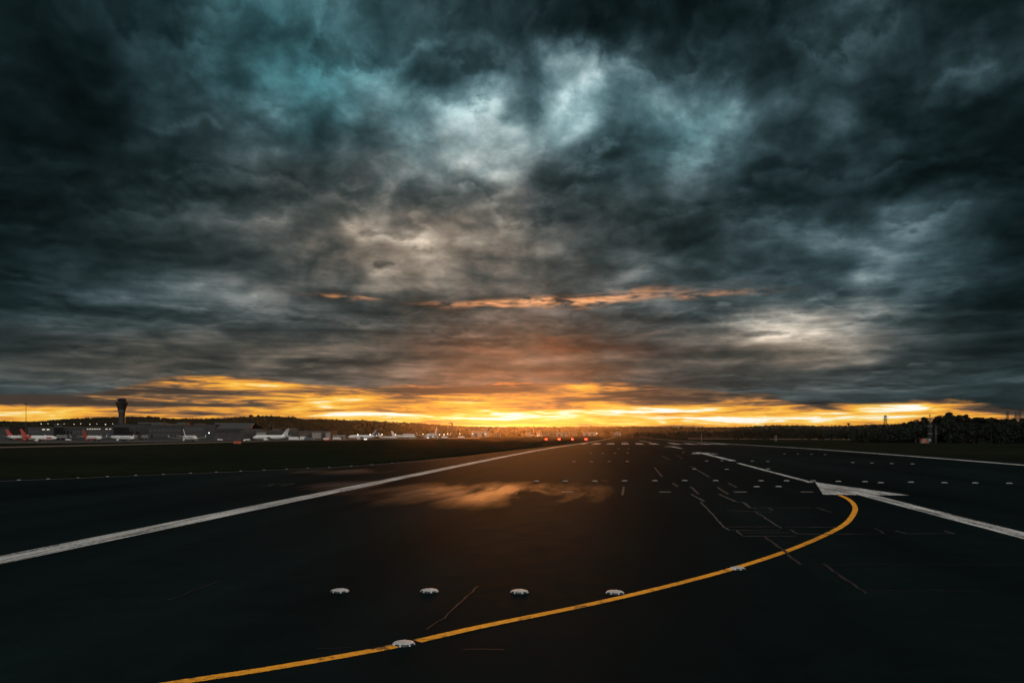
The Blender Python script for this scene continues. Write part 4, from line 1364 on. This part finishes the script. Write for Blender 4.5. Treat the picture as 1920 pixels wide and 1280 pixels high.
def hill_point(px, t):
    Y1 = lin(DIST, px)
    Y0 = Y1 * .62
    Y = Y0 + (Y1 - Y0) * t
    x = (px - 960) / F * Y
    zt = zat(lin(RIDGE, px) + .9, Y1)
    z0 = hgt((px - 960) / F * Y0, Y0) - .6
    s = t ** .8
    s = s * s * (3 - 2 * s) * .6 + s * .4
    bump = mnoise.fractal(Vector((x * .004, Y * .004, 0)), 1.0, 2.0, 4) * 3.0 * math.sin(math.pi * min(1, t)) * min(1, (zt - z0) / 30)
    return (x, Y, z0 + (zt - z0) * s + bump)


for px in cols_:
    for i in range(NR + 1):
        vs.append(hill_point(px, i / NR))
    Y1 = lin(DIST, px) * 1.25
    vs.append(((px - 960) / F * Y1, Y1, -14))
k = NR + 2
for c in range(len(cols_) - 1):
    for i in range(k - 1):
        p = c * k + i
        fs.append((p, p + k, p + k + 1, p + 1))
o = MB().add(vs, fs).build('hill', HILL, smooth=True); o['kind'] = 'structure'

# woodland that covers the hills: many small crowns, more of them along the ridge
ico = [(0, 0, 1), (.89, 0, .45), (.28, .85, .45), (-.72, .53, .45), (-.72, -.53, .45), (.28, -.85, .45), (.72, .53, -.45), (-.28, .85, -.45), (-.89, 0, -.45), (-.28, -.85, -.45), (.72, -.53, -.45), (0, 0, -1)]
icf = [(0, 1, 2), (0, 2, 3), (0, 3, 4), (0, 4, 5), (0, 5, 1), (1, 6, 2), (2, 7, 3), (3, 8, 4), (4, 9, 5), (5, 10, 1), (6, 7, 2), (7, 8, 3), (8, 9, 4), (9, 10, 5), (10, 6, 1), (11, 7, 6), (11, 8, 7), (11, 9, 8), (11, 10, 9), (11, 6, 10)]
rw_ = random.Random(21)
wood = MB()
for n in range(9200):
    px = rw_.uniform(-300, 2100)
    ridge = rw_.random() < .34
    t = rw_.uniform(.93, 1.0) if ridge else rw_.random() ** .8
    cl = mnoise.noise(Vector((px * .013, t * 4, 1.3)))
    if not ridge and cl < -.25:
        continue
    x, y, z = hill_point(px, t)
    sc = y / 2400
    h = rw_.uniform(3.0, 6.5) * (.8 + .5 * max(0, cl)) * sc
    if 470 < px < 560 or 660 < px < 790:
        h *= 1.0 + .9 * (rw_.random() ** 4)
    if ridge:
        h *= .75
    wd = h * rw_.uniform(.45, .8)
    wood.add([(x + wd * q[0] * rw_.uniform(.75, 1.2), y + wd * q[1], z + h * .45 + h * .62 * q[2] * rw_.uniform(.8, 1.2)) for q in ico], icf)
o = wood.build('woodland', WOOD_LEAF)
tag(o, None, None, None, 'stuff')


# ------------------------------------------------------------------ leaf clumps
def leaf_cloud(m, c, rx, ry, rz, n, s, rg):
    for _ in range(n):
        while True:
            p = (rg.uniform(-1, 1), rg.uniform(-1, 1), rg.uniform(-1, 1))
            l = p[0] ** 2 + p[1] ** 2 + p[2] ** 2
            if l <= 1 and (l > .25 or rg.random() < .35):
                break
        q = Vector((c[0] + p[0] * rx, c[1] + p[1] * ry, c[2] + p[2] * rz))
        a = Vector((rg.gauss(0, 1), rg.gauss(0, 1), rg.gauss(0, .7))).normalized()
        b_ = a.cross(Vector((rg.gauss(0, 1), rg.gauss(0, 1), rg.gauss(0, 1)))).normalized()
        k_ = s * rg.uniform(.6, 1.4)
        m.add([q - a * k_, q + b_ * k_ * .6, q + a * k_, q - b_ * k_ * .6], [(0, 1, 2, 3)])


def make_tree(label, H_, Wd, seed, form):
    rg = random.Random(seed)
    t = thing('tree', label, 'tree', (0, 0, 0), 0, 'trees standing up out of the right wood')
    tr = MB()
    lean = rg.uniform(-.4, .4)
    top = (lean, 0, H_ * (.86 if form != 'flat' else .9))
    tr.tube((0, 0, -.3), (lean * .5, 0, H_ * .5), .26, .19, 8)
    tr.tube((lean * .5, 0, H_ * .5), top, .19, .06, 8)
    cr = MB()
    ncl = 15 if form == 'round' else 10 if form == 'flat' else 13
    for i in range(ncl):
        an = rg.uniform(0, 2 * math.pi)
        if form == 'round':
            f_ = rg.uniform(.35, 1.0)
            rad = Wd / 2 * math.sin(math.pi * min(.98, max(.1, (f_ - .2) / .85))) * rg.uniform(.4, 1.0)
            sz = rg.uniform(.16, .26) * Wd
            rzz = sz * .75
        elif form == 'flat':
            f_ = rg.uniform(.80, 1.0)
            rad = Wd / 2 * rg.uniform(.25, 1.0)
            sz = rg.uniform(.14, .22) * Wd
            rzz = sz * .42
        else:
            f_ = .3 + .7 * (i / ncl)
            rad = Wd / 2 * (1.05 - f_) * rg.uniform(.5, 1.1)
            sz = (.10 + .16 * (1.05 - f_)) * Wd
            rzz = sz * .9
        c = (lean * f_ + rad * math.cos(an), rad * math.sin(an), H_ * f_ - rzz * .6)
        b0 = (lean * f_ * .8, 0, H_ * max(.3, f_ - .22))
        tr.tube(b0, c, .085, .03, 5)
        leaf_cloud(cr, c, sz, sz, rzz, int(170 * (sz / 1.2)) + 60, .26, rg)
    tr.build('trunk', BARK, t)
    cr.build('crown', TREE_LEAF, t)
    return t


protos = [make_tree('x', 10.5, 5.6, 1, 'round'), make_tree('x', 10.5, 6.2, 2, 'round'), make_tree('x', 10.5, 6.6, 3, 'flat'), make_tree('x', 10.5, 3.8, 4, 'spire'), make_tree('x', 10.5, 5.0, 5, 'round')]
free = [True] * 5
KIND = ['round leafy tree', 'broad leafy tree', 'flat topped pine with bare trunk', 'narrow pointed tree', 'loose open tree']
TREES = [(1640, 795.5, 380, 4), (1657, 795, 385, 0), (1676, 794, 375, 1), (1694, 792, 380, 4), (1708, 789, 370, 0), (1723, 784, 365, 1), (1733, 781.5, 360, 0), (1752, 783, 362, 3), (1760, 781.5, 366, 4), (1770, 776, 358, 1), (1779, 772.5, 352, 0),
         (1788, 774.5, 356, 2), (1801, 778, 350, 4), (1811, 776.8, 355, 0), (1826, 780.5, 350, 3), (1834, 781.5, 352, 2), (1844, 779, 350, 2), (1859, 780, 348, 3), (1869, 780.5, 352, 2), (1884, 783, 350, 1), (1900, 784, 348, 0), (1916, 784, 350, 4), (1932, 783, 352, 1)]
for i, (px, top, Y, kd) in enumerate(TREES):
    x, y, z = at(px, Y)
    sc = (zat(top, Y) - z) / 10.5
    lab = 'dark %s, %s from left on the right wood skyline' % (KIND[kd], ORD[i] if i < 20 else ('fourth', 'third', 'second')[i - 20] + ' last' if i < 22 else 'last')
    if i == 22:
        lab = 'dark %s at the right end of the wood skyline' % KIND[kd]
    elif i >= 20:
        lab = 'dark %s, %s from the right end of the wood skyline' % (KIND[kd], ('third', 'second')[i - 20])
    if free[kd]:
        free[kd] = False
        o = protos[kd]
        o.location = (x, y, z - .1); o['label'] = lab
    else:
        o = dup(protos[kd], (x, y, z - .1), rnd.uniform(0, 6.28), lab)
    o.scale = (sc * rnd.uniform(.9, 1.15), sc, sc)

# thick growth under and behind those trees, and the darker wood further left: one mass each
ru = random.Random(5)
und = MB()
TOPU = [(1600, 801), (1640, 798.5), (1700, 796), (1725, 790), (1760, 787), (1800, 787), (1830, 790), (1850, 791), (1870, 788), (1990, 786.5)]
for i in range(760):
    px = ru.uniform(1600, 2000)
    Y = ru.uniform(345, 398)
    x, y, z = at(px, Y)
    tp = zat(lin(TOPU, px) + ru.uniform(0, 4), Y)
    H_ = tp - z
    lv = ru.random()
    c = (x, y, z + H_ * (.06 + .80 * lv))
    leaf_cloud(und, c, ru.uniform(1.6, 2.8), 2.0, H_ * .20, 80, .5, ru)
und.build('undergrowth', TREE_LEAF)['kind'] = 'stuff'
far = MB()
TOPF = [(1180, 810.5), (1290, 809), (1370, 808), (1385, 804.5), (1400, 802.5), (1440, 802), (1470, 801), (1500, 799.5), (1560, 801.5), (1600, 800.5), (1660, 798), (1720, 795)]
for i in range(520):
    px = ru.uniform(1180, 1720)
    Y = ru.uniform(640, 760) if px > 1375 else ru.uniform(900, 1100)
    x, y, z = at(px, Y)
    tp = zat(lin(TOPF, px) + ru.uniform(-.6, 2.2), Y)
    H_ = max(2.0, tp - z)
    c = (x, y, z + H_ * (.2 + .62 * ru.random() ** .7))
    leaf_cloud(far, c, ru.uniform(2.2, 4.2), 2.5, H_ * .25, 70, .75, ru)
far.build('treeline', TREE_LEAF)['kind'] = 'stuff'

# rough grass along the edge of the pavement on the left
rg_ = random.Random(9)
gm = MB()
for i in range(2600):
    d = 44 + 150 * rg_.random() ** 1.6
    a = lin(L_EDGE, d) - abs(rg_.gauss(0, .8)) - .30
    x, y = rw(a, d)
    z = hgt(x, y) - .05
    k_ = rg_.uniform(.06, .17)
    for j in range(5):
        an, sp_ = rg_.uniform(0, 6.28), rg_.uniform(.02, .16)
        px_, py_ = x + sp_ * math.cos(an), y + sp_ * math.sin(an)
        lx, ly = rg_.gauss(0, .05), rg_.gauss(0, .05)
        w_ = .018
        gm.add([(px_ - w_, py_, z), (px_ + w_, py_ + w_, z), (px_ + lx, py_ + ly, z + k_ * rg_.uniform(.6, 1.2))], [(0, 1, 2)])
gm.build('grass', GRASS)['kind'] = 'stuff'
# ------------------------------------------------------------------ evening haze over the whole field
hm = bpy.data.materials.new('haze')
hm.use_nodes = True
hb = NB(hm.node_tree)
pv = hb.node('ShaderNodeVolumePrincipled')
pv.inputs['Color'].default_value = (.98, .84, .66, 1)
pv.inputs['Density'].default_value = HAZE
pv.inputs['Anisotropy'].default_value = .94
ho = hb.node('ShaderNodeOutputMaterial')
hb.nt.links.new(pv.outputs[0], ho.inputs['Volume'])
hz = MB().box(-4600, 4600, -1600, 6000, -16, 63).build('haze', hm)
hz['kind'] = 'stuff'
hz.display_type = 'WIRE'
